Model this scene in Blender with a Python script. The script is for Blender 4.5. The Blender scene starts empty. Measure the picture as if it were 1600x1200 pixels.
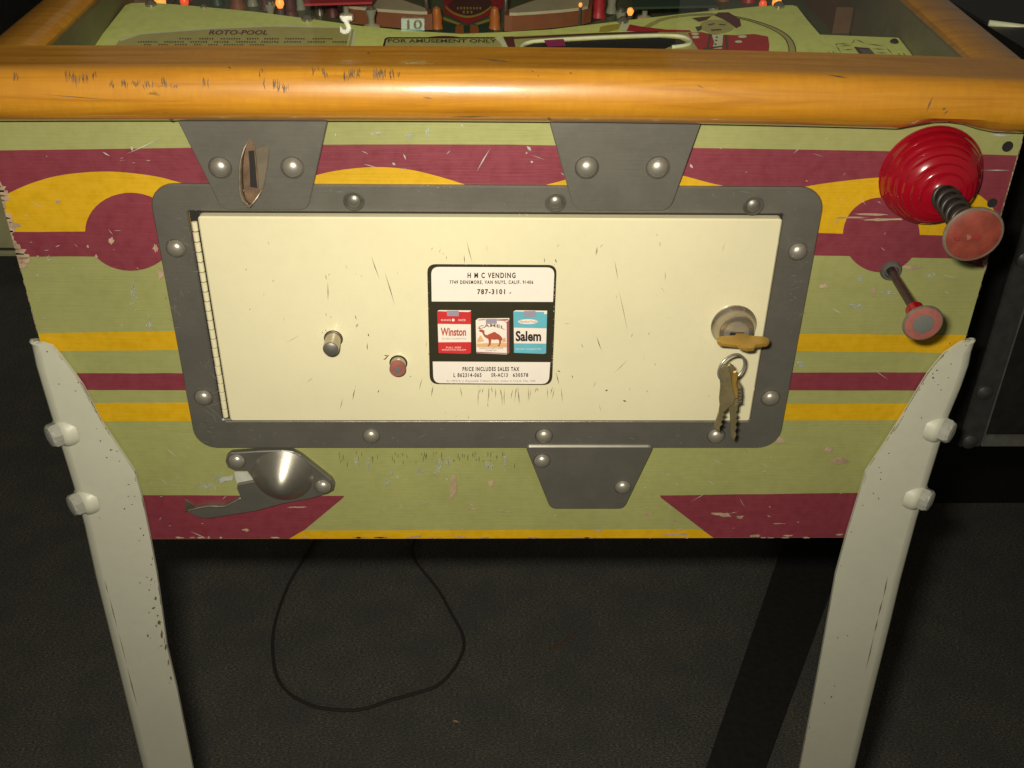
import bpy, bmesh, math, random
from mathutils import Vector, Matrix

random.seed(7)
S = bpy.context.scene
COL = S.collection

# ------------------------------------------------------------------ camera
F, W0, H0 = 1620.0, 1600.0, 1200.0
PITCH, YAW, ROLL = 0.56604, 0.025976, 0.014997
CAM = Vector((-0.01045, -0.54175, 1.12))
_f = Vector((math.sin(YAW)*math.cos(PITCH), math.cos(YAW)*math.cos(PITCH), -math.sin(PITCH)))
_r = Vector((math.cos(YAW), -math.sin(YAW), 0))
_u = _r.cross(_f)
RT = _r*math.cos(ROLL) + _u*math.sin(ROLL)
UP = -_r*math.sin(ROLL) + _u*math.cos(ROLL)
FW = _f
cd = bpy.data.cameras.new('camera')
cam = bpy.data.objects.new('camera', cd)
COL.objects.link(cam)
cd.sensor_width = 36.0
cd.lens = F/W0*36.0
cd.clip_start = 0.02
cd.clip_end = 100
cam.matrix_world = Matrix(((RT.x, UP.x, -FW.x, CAM.x), (RT.y, UP.y, -FW.y, CAM.y), (RT.z, UP.z, -FW.z, CAM.z), (0, 0, 0, 1)))
S.camera = cam

# ------------------------------------------------------------------ light: dim room plus the flash of the hand-held camera
wd = bpy.data.worlds.new('World')
S.world = wd
wd.use_nodes = True
wd.node_tree.nodes['Background'].inputs[0].default_value = (1.0, 0.90, 0.74, 1)
wd.node_tree.nodes['Background'].inputs[1].default_value = 0.085
fl = bpy.data.lights.new('camera_flash', 'AREA')
fl.shape = 'RECTANGLE'; fl.size = 0.034; fl.size_y = 0.016
fl.energy = 2.5
fl.spread = math.radians(125)
fl.color = (1.0, 0.935, 0.80)
flo = bpy.data.objects.new('camera_flash', fl)
COL.objects.link(flo)
FLP = CAM - RT*0.030 + UP*0.030
flo.matrix_world = Matrix(((RT.x, UP.x, -FW.x, FLP.x), (RT.y, UP.y, -FW.y, FLP.y), (RT.z, UP.z, -FW.z, FLP.z), (0, 0, 0, 1)))
S.view_settings.view_transform = 'Standard'
S.view_settings.look = 'None'
S.view_settings.exposure = 0.0
S.view_settings.gamma = 1.0

# ------------------------------------------------------------------ pixel -> place
def ray(px, py):
    return RT*((px-W0/2)/F) + UP*((H0/2-py)/F) + FW

def P(px, py, Y=0.0):
    d = ray(px, py)
    return CAM + d*((Y-CAM.y)/d.y)

def onplane(px, py, p0, n):
    d = ray(px, py)
    return CAM + d*((p0-CAM).dot(n)/d.dot(n))

def PZ(px, py, Z=0.0):
    d = ray(px, py)
    return CAM + d*((Z-CAM.z)/d.z)

def proj(v):
    c = v-CAM
    z = c.dot(FW)
    return W0/2+F*c.dot(RT)/z, H0/2-F*c.dot(UP)/z

def axis_height(base, tip):
    b = P(*base)
    best = min((((proj(Vector((b.x, -h/2000, b.z)))[0]-tip[0])**2 + (proj(Vector((b.x, -h/2000, b.z)))[1]-tip[1])**2), h/2000) for h in range(0, 400))
    return best[1]

# ------------------------------------------------------------------ mesh helpers
def link(name, me, mat, parent=None):
    o = bpy.data.objects.new(name, me)
    COL.objects.link(o)
    if mat is not None and len(me.materials) == 0:
        me.materials.append(mat)
    if parent is not None:
        o.parent = parent
        o.matrix_parent_inverse = parent.matrix_world.inverted()
    return o

def mesh(name, verts, faces, mat, parent=None, smooth=False):
    me = bpy.data.meshes.new(name)
    me.from_pydata([tuple(v) for v in verts], [], faces)
    bm = bmesh.new(); bm.from_mesh(me)
    bmesh.ops.recalc_face_normals(bm, faces=bm.faces)
    bm.to_mesh(me); bm.free()
    if smooth:
        for p in me.polygons: p.use_smooth = True
    return link(name, me, mat, parent)

def empty(name, loc, label, cat, group=None):
    o = bpy.data.objects.new(name, None)
    COL.objects.link(o)
    o.location = loc
    o.empty_display_size = 0.02
    tag(o, label, cat, group)
    bpy.context.view_layer.update()
    return o

def tag(o, label=None, cat=None, group=None, kind=None):
    if label: o['label'] = label
    if cat: o['category'] = cat
    if group: o['group'] = group
    if kind: o['kind'] = kind
    return o

def area(p):
    return 0.5*sum(p[i][0]*p[(i+1) % len(p)][1]-p[(i+1) % len(p)][0]*p[i][1] for i in range(len(p)))

def inset(p, d):
    n = len(p); s = 1 if area(p) > 0 else -1
    out = []
    for i in range(n):
        a, b, c = p[i-1], p[i], p[(i+1) % n]
        e1 = Vector((b[0]-a[0], b[1]-a[1])); e2 = Vector((c[0]-b[0], c[1]-b[1]))
        if e1.length < 1e-9: e1 = e2
        if e2.length < 1e-9: e2 = e1
        e1.normalize(); e2.normalize()
        m = Vector((-e1.y-e2.y, e1.x+e2.x))
        if m.length < 1e-6: m = Vector((-e1.y, e1.x))
        m.normalize()
        k = max(0.5, m.dot(Vector((-e1.y, e1.x))))
        out.append((b[0]+m.x*d*s/k, b[1]+m.y*d*s/k))
    return out

def rounded(p, r, n=5):
    out = []; N = len(p)
    for i in range(N):
        a, b, c = Vector(p[i-1]), Vector(p[i]), Vector(p[(i+1) % N])
        rr = r[i] if isinstance(r, (list, tuple)) else r
        d1 = (a-b); d2 = (c-b)
        t = min(rr, d1.length*0.49, d2.length*0.49)
        if t <= 0: out.append(tuple(b)); continue
        s, e = b+d1.normalized()*t, b+d2.normalized()*t
        for k in range(n+1):
            u = k/n
            q = s*(1-u)**2 + b*2*u*(1-u) + e*u*u
            out.append((q.x, q.y))
    return out

def XZ(pts, Y=0.0):
    return [(lambda v: (v.x, v.z))(P(x, y, Y)) for x, y in pts]

def plate_xz(name, xz, yf, yb, mat, parent, bev=0.0006):
    n = len(xz); ins = inset(xz, bev)
    v = [(x, yf, z) for x, z in ins] + [(x, yf+bev, z) for x, z in xz] + [(x, yb, z) for x, z in xz]
    f = [tuple(range(n))]
    for k in (0, 1):
        for i in range(n):
            j = (i+1) % n
            f.append((k*n+i, k*n+j, (k+1)*n+j, (k+1)*n+i))
    f.append(tuple(range(3*n-1, 2*n-1, -1)))
    return mesh(name, v, f, mat, parent)

def plate(name, px, yf, yb, mat, parent, bev=0.0006):
    return plate_xz(name, XZ(px, yf), yf, yb, mat, parent, bev)

def sheet(name, polys, mat, parent, place):
    """flat print: pixel polygons put on a surface by place()"""
    v = []; f = []
    for p in polys:
        b = len(v)
        v += [place(x, y) for x, y in p]
        f.append(tuple(range(b, b+len(p))))
    return mesh(name, v, f, mat, parent)

def ring_xz(name, outer, inner, yf, yb, mat, parent, bev=0.0008):
    n = len(outer)
    oi = inset(outer, bev); ii = inset(inner, -bev)
    loops = [(inner, yb), (inner, yf+bev), (ii, yf), (oi, yf), (outer, yf+bev), (outer, yb)]
    v = [(x, y, z) for L, y in loops for x, z in L]
    f = []
    for k in range(5):
        for i in range(n):
            j = (i+1) % n
            f.append((k*n+i, k*n+j, (k+1)*n+j, (k+1)*n+i))
    return mesh(name, v, f, mat, parent)

def basis(d):
    d = Vector(d).normalized()
    a = Vector((0, 0, 1)) if abs(d.z) < 0.9 else Vector((1, 0, 0))
    u = d.cross(a).normalized()
    return d, u, d.cross(u)

def lathe(name, prof, o, d, mat, parent, n=28, smooth=True, sharp=35, cap=True):
    d, u, w = basis(d); o = Vector(o)
    v = []; f = []
    for r, h in prof:
        for k in range(n):
            a = 2*math.pi*k/n
            v.append(o+d*h+(u*math.cos(a)+w*math.sin(a))*max(r, 1e-5))
    for i in range(len(prof)-1):
        for k in range(n):
            j = (k+1) % n
            f.append((i*n+k, i*n+j, (i+1)*n+j, (i+1)*n+k))
    if cap and prof[-1][0] > 1e-4: f.append(tuple((len(prof)-1)*n+k for k in range(n)))
    ob = mesh(name, v, f, mat, parent, smooth)
    if smooth: ob.data.set_sharp_from_angle(angle=math.radians(sharp))
    return ob

def tube(name, pts, r, mat, parent, n=8, closed=False):
    pts = [Vector(p) for p in pts]
    v = []; f = []; N = len(pts); prev = None
    for i, p in enumerate(pts):
        if closed: t = pts[(i+1) % N]-pts[i-1]
        else: t = pts[min(i+1, N-1)]-pts[max(i-1, 0)]
        t.normalize()
        if prev is None: _, u, w = basis(t)
        else:
            u = (prev-t*prev.dot(t)).normalized(); w = t.cross(u)
        prev = u
        rr = r[i] if isinstance(r, (list, tuple)) else r
        for k in range(n):
            a = 2*math.pi*k/n
            v.append(p+(u*math.cos(a)+w*math.sin(a))*rr)
    for i in range(N if closed else N-1):
        for k in range(n):
            j = (k+1) % n; i2 = (i+1) % N
            f.append((i*n+k, i*n+j, i2*n+j, i2*n+k))
    if not closed:
        f.append(tuple(range(n))); f.append(tuple(range((N-1)*n, N*n)))
    return mesh(name, v, f, mat, parent, True)

def catmull(p, k=6, closed=False):
    p = [Vector(q) for q in p]; out = []; n = len(p)
    g = (lambda i: p[i % n]) if closed else (lambda i: p[max(0, min(n-1, i))])
    for i in range(n if closed else n-1):
        for s in range(k):
            t = s/k
            a, b, c, d = g(i-1), g(i), g(i+1), g(i+2)
            out.append(0.5*((2*b)+(c-a)*t+(2*a-5*b+4*c-d)*t*t+(3*b-a-3*c+d)*t**3))
    if not closed: out.append(p[-1])
    return out

def curve2(pts, k=6, closed=False):
    return [(v.x, v.y) for v in catmull([(x, y, 0) for x, y in pts], k, closed)]

def box(name, lo, hi, mat, parent, bev=0.0):
    x0, y0, z0 = lo; x1, y1, z1 = hi
    v = [(x0, y0, z0), (x1, y0, z0), (x1, y1, z0), (x0, y1, z0), (x0, y0, z1), (x1, y0, z1), (x1, y1, z1), (x0, y1, z1)]
    f = [(0, 1, 2, 3), (4, 5, 6, 7), (0, 1, 5, 4), (1, 2, 6, 5), (2, 3, 7, 6), (3, 0, 4, 7)]
    o = mesh(name, v, f, mat, parent)
    if bev:
        bm = bmesh.new(); bm.from_mesh(o.data)
        bmesh.ops.bevel(bm, geom=bm.edges[:], offset=bev, segments=2, affect='EDGES')
        bm.to_mesh(o.data); bm.free()
    return o

def text_mesh(name, s, bx, mat, parent, place, bold=0.0, shear=0.0, warp=None, flip=False, space=1.0):
    """lettering fitted to the pixel box bx=(x0,y0,x1,y1)"""
    cu = bpy.data.curves.new(name, 'FONT')
    cu.body = s; cu.offset = bold; cu.shear = shear; cu.resolution_u = 3; cu.space_character = space
    to = bpy.data.objects.new(name, cu); COL.objects.link(to)
    dg = bpy.context.evaluated_depsgraph_get()
    me = bpy.data.meshes.new_from_object(to.evaluated_get(dg))
    bpy.data.objects.remove(to); bpy.data.curves.remove(cu)
    xs = [v.co.x for v in me.vertices]; ys = [v.co.y for v in me.vertices]
    x0, x1, y0, y1 = min(xs), max(xs), min(ys), max(ys)
    for v in me.vertices:
        u = (v.co.x-x0)/(x1-x0); w = (v.co.y-y0)/(y1-y0)
        if flip: w = 1-w
        px = bx[0]+u*(bx[2]-bx[0]); py = bx[3]-w*(bx[3]-bx[1])
        if warp: px, py = warp(u, px, py)
        v.co = place(px, py)
    me.materials.clear()
    return link(name, me, mat, parent)

def circ(cx, cy, rx, ry=None, n=28, a0=0, a1=2*math.pi):
    ry = ry or rx
    full = abs(a1-a0-2*math.pi) < 1e-6
    return [(cx+rx*math.cos(a0+(a1-a0)*k/(n if full else n-1)), cy+ry*math.sin(a0+(a1-a0)*k/(n if full else n-1))) for k in range(n)]

# ------------------------------------------------------------------ materials
def srgb(r, g, b):
    c = lambda v: (v/255/12.92) if v/255 <= 0.04045 else ((v/255+0.055)/1.055)**2.4
    return (c(r), c(g), c(b), 1)

class NT:
    def __init__(s, name):
        s.m = bpy.data.materials.new(name); s.m.use_nodes = True
        s.t = s.m.node_tree; s.b = s.t.nodes['Principled BSDF']
        s.out = s.t.nodes['Material Output']
        s.co = s.t.nodes.new('ShaderNodeTexCoord').outputs['Object']
    def n(s, t, **k):
        x = s.t.nodes.new(t)
        for a, b in k.items(): setattr(x, a, b)
        return x
    def l(s, a, b): s.t.links.new(a, b)
    def noise(s, scale, detail=4, rough=0.55, vec=None, stretch=None, dist=0.0):
        x = s.n('ShaderNodeTexNoise')
        x.inputs['Scale'].default_value = scale; x.inputs['Detail'].default_value = detail
        x.inputs['Roughness'].default_value = rough; x.inputs['Distortion'].default_value = dist
        v = vec or s.co
        if stretch:
            mp = s.n('ShaderNodeMapping'); mp.inputs['Scale'].default_value = stretch
            s.l(v, mp.inputs['Vector']); v = mp.outputs[0]
        s.l(v, x.inputs['Vector'])
        return x.outputs['Fac']
    def ramp(s, fac, stops):
        r = s.n('ShaderNodeValToRGB'); e = r.color_ramp.elements
        while len(e) < len(stops): e.new(0.5)
        for k, (p, c) in enumerate(stops):
            e[k].position = p; e[k].color = c if isinstance(c, (tuple, list)) else (c, c, c, 1)
        s.l(fac, r.inputs[0])
        return r.outputs[0]
    def mix(s, fac, a, b, mode='MIX'):
        x = s.n('ShaderNodeMix', data_type='RGBA', blend_type=mode)
        for i, v in ((0, fac), (6, a), (7, b)):
            if isinstance(v, (int, float)): x.inputs[i].default_value = v
            elif isinstance(v, tuple): x.inputs[i].default_value = v
            else: s.l(v, x.inputs[i])
        return x.outputs[2]
    def bump(s, h, strength, dist=0.001):
        x = s.n('ShaderNodeBump'); x.inputs['Strength'].default_value = strength; x.inputs['Distance'].default_value = dist
        s.l(h, x.inputs['Height']); s.l(x.outputs[0], s.b.inputs['Normal'])
    def set(s, **k):
        for a, v in k.items():
            i = s.b.inputs[a.replace('_', ' ')]
            if isinstance(v, (int, float, tuple)): i.default_value = v
            else: s.l(v, i)
        return s.m

def paint(name, col, rough=0.42, var=0.16, grain=0.25, chip=0.0, chipcol=(0.5, 0.3, 0.2, 1), coat=0.0, fleck=0.22):
    m = NT(name)
    n1 = m.noise(9, 5); n2 = m.noise(160, 4, 0.6)
    dk = tuple(c*(1-var) for c in col[:3])+(1,); lt = tuple(min(1, c*(1+var*0.6)) for c in col[:3])+(1,)
    c = m.mix(m.ramp(n1, [(0.3, 0.0), (0.7, 1.0)]), dk, lt)
    c = m.mix(m.ramp(n2, [(0.35, fleck), (0.55, 0.0)]), c, tuple(x*0.6 for x in col[:3])+(1,))
    g = m.noise(60, 3, 0.5, stretch=(0.6, 8, 14))
    if chip:
        k = m.noise(45, 6, 0.7, stretch=(1, 1, 1.6))
        c = m.mix(m.ramp(k, [(0.70-chip, 0.0), (0.72-chip, 0.85)]), c, chipcol)
    r = m.ramp(n2, [(0.3, rough-0.08), (0.7, rough+0.1)])
    if fleck < .04: g = m.noise(14, 3, .5); grain = .25
    m.bump(g, grain, 0.0006)
    return m.set(Base_Color=c, Roughness=r, Coat_Weight=coat)

def metal(name, col, rough=0.45, var=0.25, metallic=0.85, dirt=0.4, dirtcol=(0.03, 0.025, 0.018, 1), brushed=(1, 1, 1), mot=22, dsc=70):
    m = NT(name)
    n1 = m.noise(mot, 6, 0.65); n2 = m.noise(260, 3, 0.6, stretch=brushed); n3 = m.noise(dsc, 5, 0.7)
    dk = tuple(c*(1-var) for c in col[:3])+(1,)
    c = m.mix(m.ramp(n1, [(0.35, 0.0), (0.68, 1.0)]), dk, col)
    c = m.mix(m.ramp(n3, [(0.42, dirt), (0.56, 0.0)]), c, dirtcol)
    r = m.ramp(n1, [(0.3, rough+0.1), (0.7, rough-0.07)])
    m.bump(n2, 0.12, 0.0004)
    return m.set(Base_Color=c, Roughness=r, Metallic=metallic)

def plain(name, col, rough=0.4, metallic=0.0, coat=0.0, emit=None, es=0.0, var=0.1):
    m = NT(name)
    n1 = m.noise(120, 4, 0.6)
    c = m.mix(m.ramp(n1, [(0.35, 0.0), (0.65, 1.0)]), tuple(x*(1-var) for x in col[:3])+(1,), col)
    m.set(Base_Color=c, Roughness=rough, Metallic=metallic, Coat_Weight=coat)
    if emit: m.set(Emission_Color=emit, Emission_Strength=es)
    return m.m

M = {}
M['olive'] = paint('olive_paint', (0.310, 0.315, 0.110, 1), 0.50, fleck=.12)
M['maroon'] = paint('maroon_paint', (0.205, 0.032, 0.046, 1), 0.50)
M['yellow'] = paint('yellow_paint', (0.60, 0.350, 0.004, 1), 0.5)
M['chip'] = plain('bare_wood_chip', (0.46, 0.33, 0.21, 1), 0.7, var=0.4)
M['scuff'] = plain('pale_scuff', (0.50, 0.50, 0.42, 1), 0.6, var=0.3)
M['blue_scuff'] = plain('blue_grey_scuff', (0.42, 0.47, 0.45, 1), 0.6, var=0.3)
M['cream'] = paint('cream_enamel', (0.70, 0.645, 0.415, 1), 0.30, 0.055, 0.02, coat=0.15, fleck=0.03)
M['scratch'] = plain('dark_scratch', (0.13, 0.10, 0.06, 1), 0.7, var=.5)
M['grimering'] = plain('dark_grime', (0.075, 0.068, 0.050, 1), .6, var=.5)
M['grime'] = plain('brown_grime', (0.13, 0.12, 0.05, 1), .6)
M['fadedscratch'] = plain('faint_scratch', (0.36, 0.30, 0.17, 1), 0.6)
M['steel'] = metal('dull_steel', (0.250, 0.236, 0.195, 1), 0.40, 0.14, 0.66, 0.10, brushed=(.15, 1, 3), mot=5, dsc=45)
M['bolt'] = metal('bolt_steel', (0.47, 0.44, 0.36, 1), 0.33, 0.12, 0.68, 0.12)
M['dome'] = metal('polished_dome_steel', (0.33, 0.31, 0.255, 1), 0.34, 0.12, 0.75, 0.08)
_t = M['dome'].node_tree; _tg = _t.nodes.new('ShaderNodeTangent'); _tg.direction_type = 'RADIAL'; _tg.axis = 'Y'
_t.links.new(_tg.outputs[0], _t.nodes['Principled BSDF'].inputs['Tangent']); _t.nodes['Principled BSDF'].inputs['Anisotropic'].default_value = 0.0
M['chrome'] = metal('worn_chrome', (0.52, 0.46, 0.36, 1), 0.24, 0.1, 0.85, 0.1)
M['dark'] = plain('dark_gap', (0.012, 0.010, 0.008, 1), 0.8)
M['rust'] = plain('brown_inside', (0.16, 0.095, 0.05, 1), 0.6, var=0.5)
M['stain'] = metal('brown_stained_steel', (0.26, 0.215, 0.145, 1), 0.46, 0.25, 0.5, 0.2)
M['torn'] = metal('torn_metal', (0.50, 0.42, 0.30, 1), 0.4, 0.4, 0.7, 0.3)
M['red'] = plain('red_plastic', (0.30, 0.003, 0.012, 1), 0.2, coat=0.6)
M['redface'] = plain('worn_red_face', (0.27, 0.055, 0.034, 1), 0.5, var=0.35)
M['pinkface'] = plain('faded_red_face', (0.33, 0.110, 0.085, 1), 0.5, var=0.25)
M['redspot'] = plain('red_spot', (0.27, 0.030, 0.024, 1), 0.5)
M['greyface'] = plain('grey_plug', (0.14, 0.14, 0.125, 1), 0.5)
M['spring'] = plain('black_spring', (0.026, 0.022, 0.017, 1), 0.42)
M['rod'] = metal('dark_rod', (0.13, 0.10, 0.08, 1), 0.35, 0.2, 0.7, 0.2)
M['whiteleg'] = paint('leg_paint', (0.56, 0.555, 0.43, 1), 0.45, 0.06, 0.02, fleck=.05)
M['legbolt'] = paint('painted_bolt', (0.36, 0.36, 0.30, 1), .4, .12, .02)
M['brass'] = metal('brass', (0.58, 0.36, 0.07, 1), 0.36, 0.2, 0.6, 0.12)
M['oldbrass'] = metal('old_key_brass', (0.42, 0.35, 0.17, 1), 0.38, 0.3, 0.6, 0.25)
M['black'] = plain('black_paint', (0.012, 0.012, 0.011, 1), 0.5, var=0.4)
M['blackfront'] = plain('dark_grey_board', (0.036, 0.036, 0.032, 1), 0.5, var=0.3)
M['trim'] = plain('dull_trim', (0.10, 0.10, 0.085, 1), 0.5, var=0.3)
M['paper'] = plain('sticker_white', (0.78, 0.71, 0.61, 1), 0.4, var=0.03)
M['stickerblack'] = plain('sticker_olive_black', (0.032, 0.028, 0.014, 1), 0.4)
M['ink'] = plain('ink_black', (0.025, 0.02, 0.015, 1), 0.5)
M['inkgrey'] = plain('ink_grey', (0.22, 0.18, 0.14, 1), 0.5)
M['pkred'] = plain('print_red', (0.55, 0.035, 0.035, 1), 0.4)
M['pkteal'] = plain('print_teal', (0.13, 0.42, 0.50, 1), 0.4)
M['pkwhite'] = plain('print_white', (0.80, 0.70, 0.60, 1), 0.4, var=0.03)
M['pkgrey'] = plain('print_grey', (0.32, 0.28, 0.34, 1), 0.4)
M['pkside'] = plain('print_maroon', (0.30, 0.09, 0.10, 1), 0.4)
M['pkbrown'] = plain('print_brown', (0.40, 0.085, 0.045, 1), 0.4)
M['pktan'] = plain('print_tan', (0.68, 0.42, 0.20, 1), 0.4)

def wood_material():
    m = NT('amber_lacquered_wood')
    a = m.noise(30, 6, 0.6, stretch=(0.35, 6, 6), dist=0.6)
    b = m.noise(10, 4, 0.5, stretch=(0.5, 3, 3))
    fl_ = m.noise(90, 4, 0.6, stretch=(3.2, 0.9, 0.9), dist=0.5)
    c = m.ramp(a, [(0.28, (0.33, 0.125, 0.006, 1)), (0.48, (0.52, 0.225, 0.013, 1)), (0.72, (0.62, 0.295, 0.022, 1))])
    c = m.mix(m.ramp(b, [(0.35, 0.35), (0.6, 0.0)]), c, (0.42, 0.165, 0.009, 1))
    c = m.mix(m.ramp(fl_, [(0.36, 0.34), (0.6, 0.0)]), c, (0.42, 0.175, 0.014, 1))
    sp = m.noise(190, 5, 0.7, stretch=(0.25, 1, 1))
    c = m.mix(m.ramp(sp, [(0.27, 0.6), (0.33, 0.0)]), c, (0.08, 0.035, 0.008, 1))
    m.bump(m.noise(140, 5, 0.6, stretch=(0.5, 1, 1)), 0.22, 0.0004)
    bn = m.t.nodes['Principled BSDF'].inputs['Normal'].links[0].from_socket
    m.l(bn, m.b.inputs['Coat Normal'])
    cr = m.ramp(m.noise(55, 5, 0.65, stretch=(0.3, 1.5, 1.5)), [(0.35, 0.06), (0.7, 0.17)])
    return m.set(Base_Color=c, Roughness=0.40, Coat_Weight=1.0, Coat_Roughness=cr)
M['wood'] = wood_material()

def carpet_material():
    m = NT('charcoal_carpet')
    a = m.noise(560, 5, 0.75, stretch=(0.45, 1.2, 1)); b = m.noise(14, 4, 0.6); c3 = m.noise(900, 2, 0.6)
    c = m.ramp(a, [(0.34, (0.045, 0.046, 0.042, 1)), (0.50, (0.155, 0.152, 0.130, 1)), (0.64, (0.40, 0.37, 0.28, 1))])
    c = m.mix(m.ramp(b, [(0.40, 0.40), (0.62, 0.0)]), c, (0.095, 0.104, 0.104, 1))
    c = m.mix(m.ramp(c3, [(0.60, 0.0), (0.70, 0.45)]), c, (0.42, 0.33, 0.19, 1))
    m.bump(a, 0.9, 0.003)
    return m.set(Base_Color=c, Roughness=0.95, Specular_IOR_Level=0.1)
M['carpet'] = carpet_material()

def glass_material():
    m = NT('play_glass')
    t = m.t; t.nodes.remove(m.b)
    fr = m.n('ShaderNodeFresnel')
    ge = m.n('ShaderNodeNewGeometry'); mr = m.n('ShaderNodeMapRange')   # a thin sheet: same index from either side
    mr.inputs['To Min'].default_value = 1.45; mr.inputs['To Max'].default_value = 1/1.45
    m.l(ge.outputs['Backfacing'], mr.inputs['Value']); m.l(mr.outputs[0], fr.inputs[0])
    tr = m.n('ShaderNodeBsdfTransparent'); tr.inputs[0].default_value = (0.98, 0.99, 0.96, 1)
    gl = m.n('ShaderNodeBsdfGlossy'); gl.inputs['Roughness'].default_value = 0.02
    mx = m.n('ShaderNodeMixShader')
    m.l(fr.outputs[0], mx.inputs[0]); m.l(tr.outputs[0], mx.inputs[1]); m.l(gl.outputs[0], mx.inputs[2])
    m.l(mx.outputs[0], m.out.inputs[0])
    return m.m
M['glass'] = glass_material()

# ------------------------------------------------------------------ floor
bm_half = 6.0
floor = mesh('carpet_floor', [(-bm_half, -3, 0), (bm_half, -3, 0), (bm_half, 6, 0), (-bm_half, 6, 0)], [(0, 1, 2, 3)], M['carpet'])
floor['kind'] = 'structure'

# ------------------------------------------------------------------ the pinball machine
ZB = P(800, 841).z           # lower edge of the cabinet front
HW = 0.279
machine = empty('pinball_machine', (0, 0.6, 0), 'old pinball machine with olive, maroon and yellow painted front on white legs', 'pinball machine')
mp = machine

# wooden front rail (lockbar) geometry first: its top carries the glass line
ZL = P(800, 190, -0.012).z   # lower lip of the rail
YT = 0.020                   # inner edge of the rail top
ZT = P(790, 72, YT).z        # inner top edge
TILT = math.radians(3.6)
# profile (y, z): inner bottom, front bottom round, bullnose face, top round, flat top, inner edge
face = [(-0.004, ZL)]+[(y, P(800, py, y).z) for py, y in ((190, -.012), (188.5, -.0165), (182.5, -.0205), (172, -.0228), (160, -.0236), (148, -.0231), (138, -.0223), (128, -.0210), (118, -.0190), (110.5, -.0163), (105, -.0130), (101, -.0085))]
yf_, zf_ = face[-1]
n_top = [(yf_+(YT-yf_)*k/4, zf_+(ZT-zf_)*k/4) for k in range(1, 4)]
def rail_dz(x): return -(.0046 if x > 0 else .0016)*(x/.28)**2
rail_prof = face+n_top+[(YT-0.0015, ZT), (YT, ZT-0.0012), (YT, ZT-0.012), (0.004, ZL+0.008)]
XL, XR = P(-14, 150, -0.02).x-0.012, P(1606, 160, -0.02).x+0.016
NX = 64
v = []; f = []
pcx = P(1482, 200, -0.018).x
for i in range(NX+1):
    x = XL+(XR-XL)*i/NX
    endk = min(1.0, min(x-XL, XR-x)/0.006)
    er = math.sqrt(max(0, 1-(1-endk)**2))
    for k, (y, z) in enumerate(rail_prof):
        g = max(0, 1-((x-pcx)/0.022)**2)
        if k < 4: z = z+0.0045*g
        yy = y if k > 10 else y*(0.72+0.28*er)
        v.append((x, yy, z+rail_dz(x)))
m_ = len(rail_prof)
for i in range(NX):
    for k in range(m_):
        j = (k+1) % m_
        f.append((i*m_+k, i*m_+j, (i+1)*m_+j, (i+1)*m_+k))
f.append(tuple(range(m_))); f.append(tuple(range(NX*m_, NX*m_+m_)))
lockbar = mesh('front_rail', v, f, M['wood'], mp, True)
lockbar.data.set_sharp_from_angle(angle=math.radians(26))
tag(lockbar, 'amber varnished wooden front rail with dark nail scratches')

def on_rail(px, py):
    """a pixel put on the rail's rounded face, a hair proud of it"""
    d = ray(px, py); best = None
    dz = rail_dz(P(px, py, -.02).x)
    for k in range(len(rail_prof)-5):
        (y0, z0), (y1, z1) = rail_prof[k], rail_prof[k+1]
        # solve CAM.z + d.z*t = z0 + (z1-z0)*s ; CAM.y + d.y*t = y0+(y1-y0)*s
        a, b, c, e = d.y, -(y1-y0), d.z, -(z1-z0)
        det = a*e-b*c
        if abs(det) < 1e-12: continue
        r1, r2 = y0-CAM.y, z0+dz-CAM.z
        t = (r1*e-b*r2)/det; s = (a*r2-c*r1)/det
        if -0.02 <= s <= 1.02 and t > 0 and (best is None or t < best): best = t
    if best is None: best = (-0.02-CAM.y)/d.y
    return CAM+d*(best-0.0005)

def stroke(x0, y0, x1, y1, w):
    dx, dy = x1-x0, y1-y0; L = math.hypot(dx, dy) or 1
    nx, ny = -dy/L*w/2, dx/L*w/2
    mx, my = (x0+x1)/2+random.uniform(-.6, .6), (y0+y1)/2
    return [(x0, y0), (mx+nx, my+ny), (x1, y1), (mx-nx, my-ny)]

sc = []
for cx, cy, n, sp, L in ((25, 120, 4, 8, 14), (107, 118, 4, 10, 18), (118, 125, 5, 14, 26), (132, 122, 4, 12, 16), (147, 117, 3, 6, 14), (175, 131, 3, 8, 12), (196, 132, 4, 12, 16),
                        (212, 130, 5, 14, 10), (232, 133, 6, 16, 14), (257, 130, 4, 9, 18), (272, 136, 3, 10, 8), (318, 126, 2, 4, 20), (323, 129, 2, 4, 16), (407, 113, 2, 5, 14),
                        (413, 132, 2, 3, 18), (432, 134, 5, 10, 20), (446, 138, 4, 10, 14), (493, 110, 3, 10, 12), (503, 112, 2, 4, 16), (510, 116, 3, 6, 14),
                        (541, 118, 4, 10, 18), (552, 115, 4, 10, 18), (560, 115, 3, 6, 14), (590, 115, 8, 14, 18), (598, 116, 5, 10, 18), (612, 116, 4, 8, 14), (622, 116, 2, 4, 10)):
    for i in range(int(n*1.8)):
        x = cx+random.uniform(-sp/2, sp/2); y = cy+random.uniform(-4, 4)
        sl = random.uniform(-3, 5)
        sc.append(stroke(x-sl/2, y-L/2*random.uniform(.6, 1), x+sl/2, y+L/2*random.uniform(.6, 1), random.uniform(.9, 2.0)))
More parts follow.
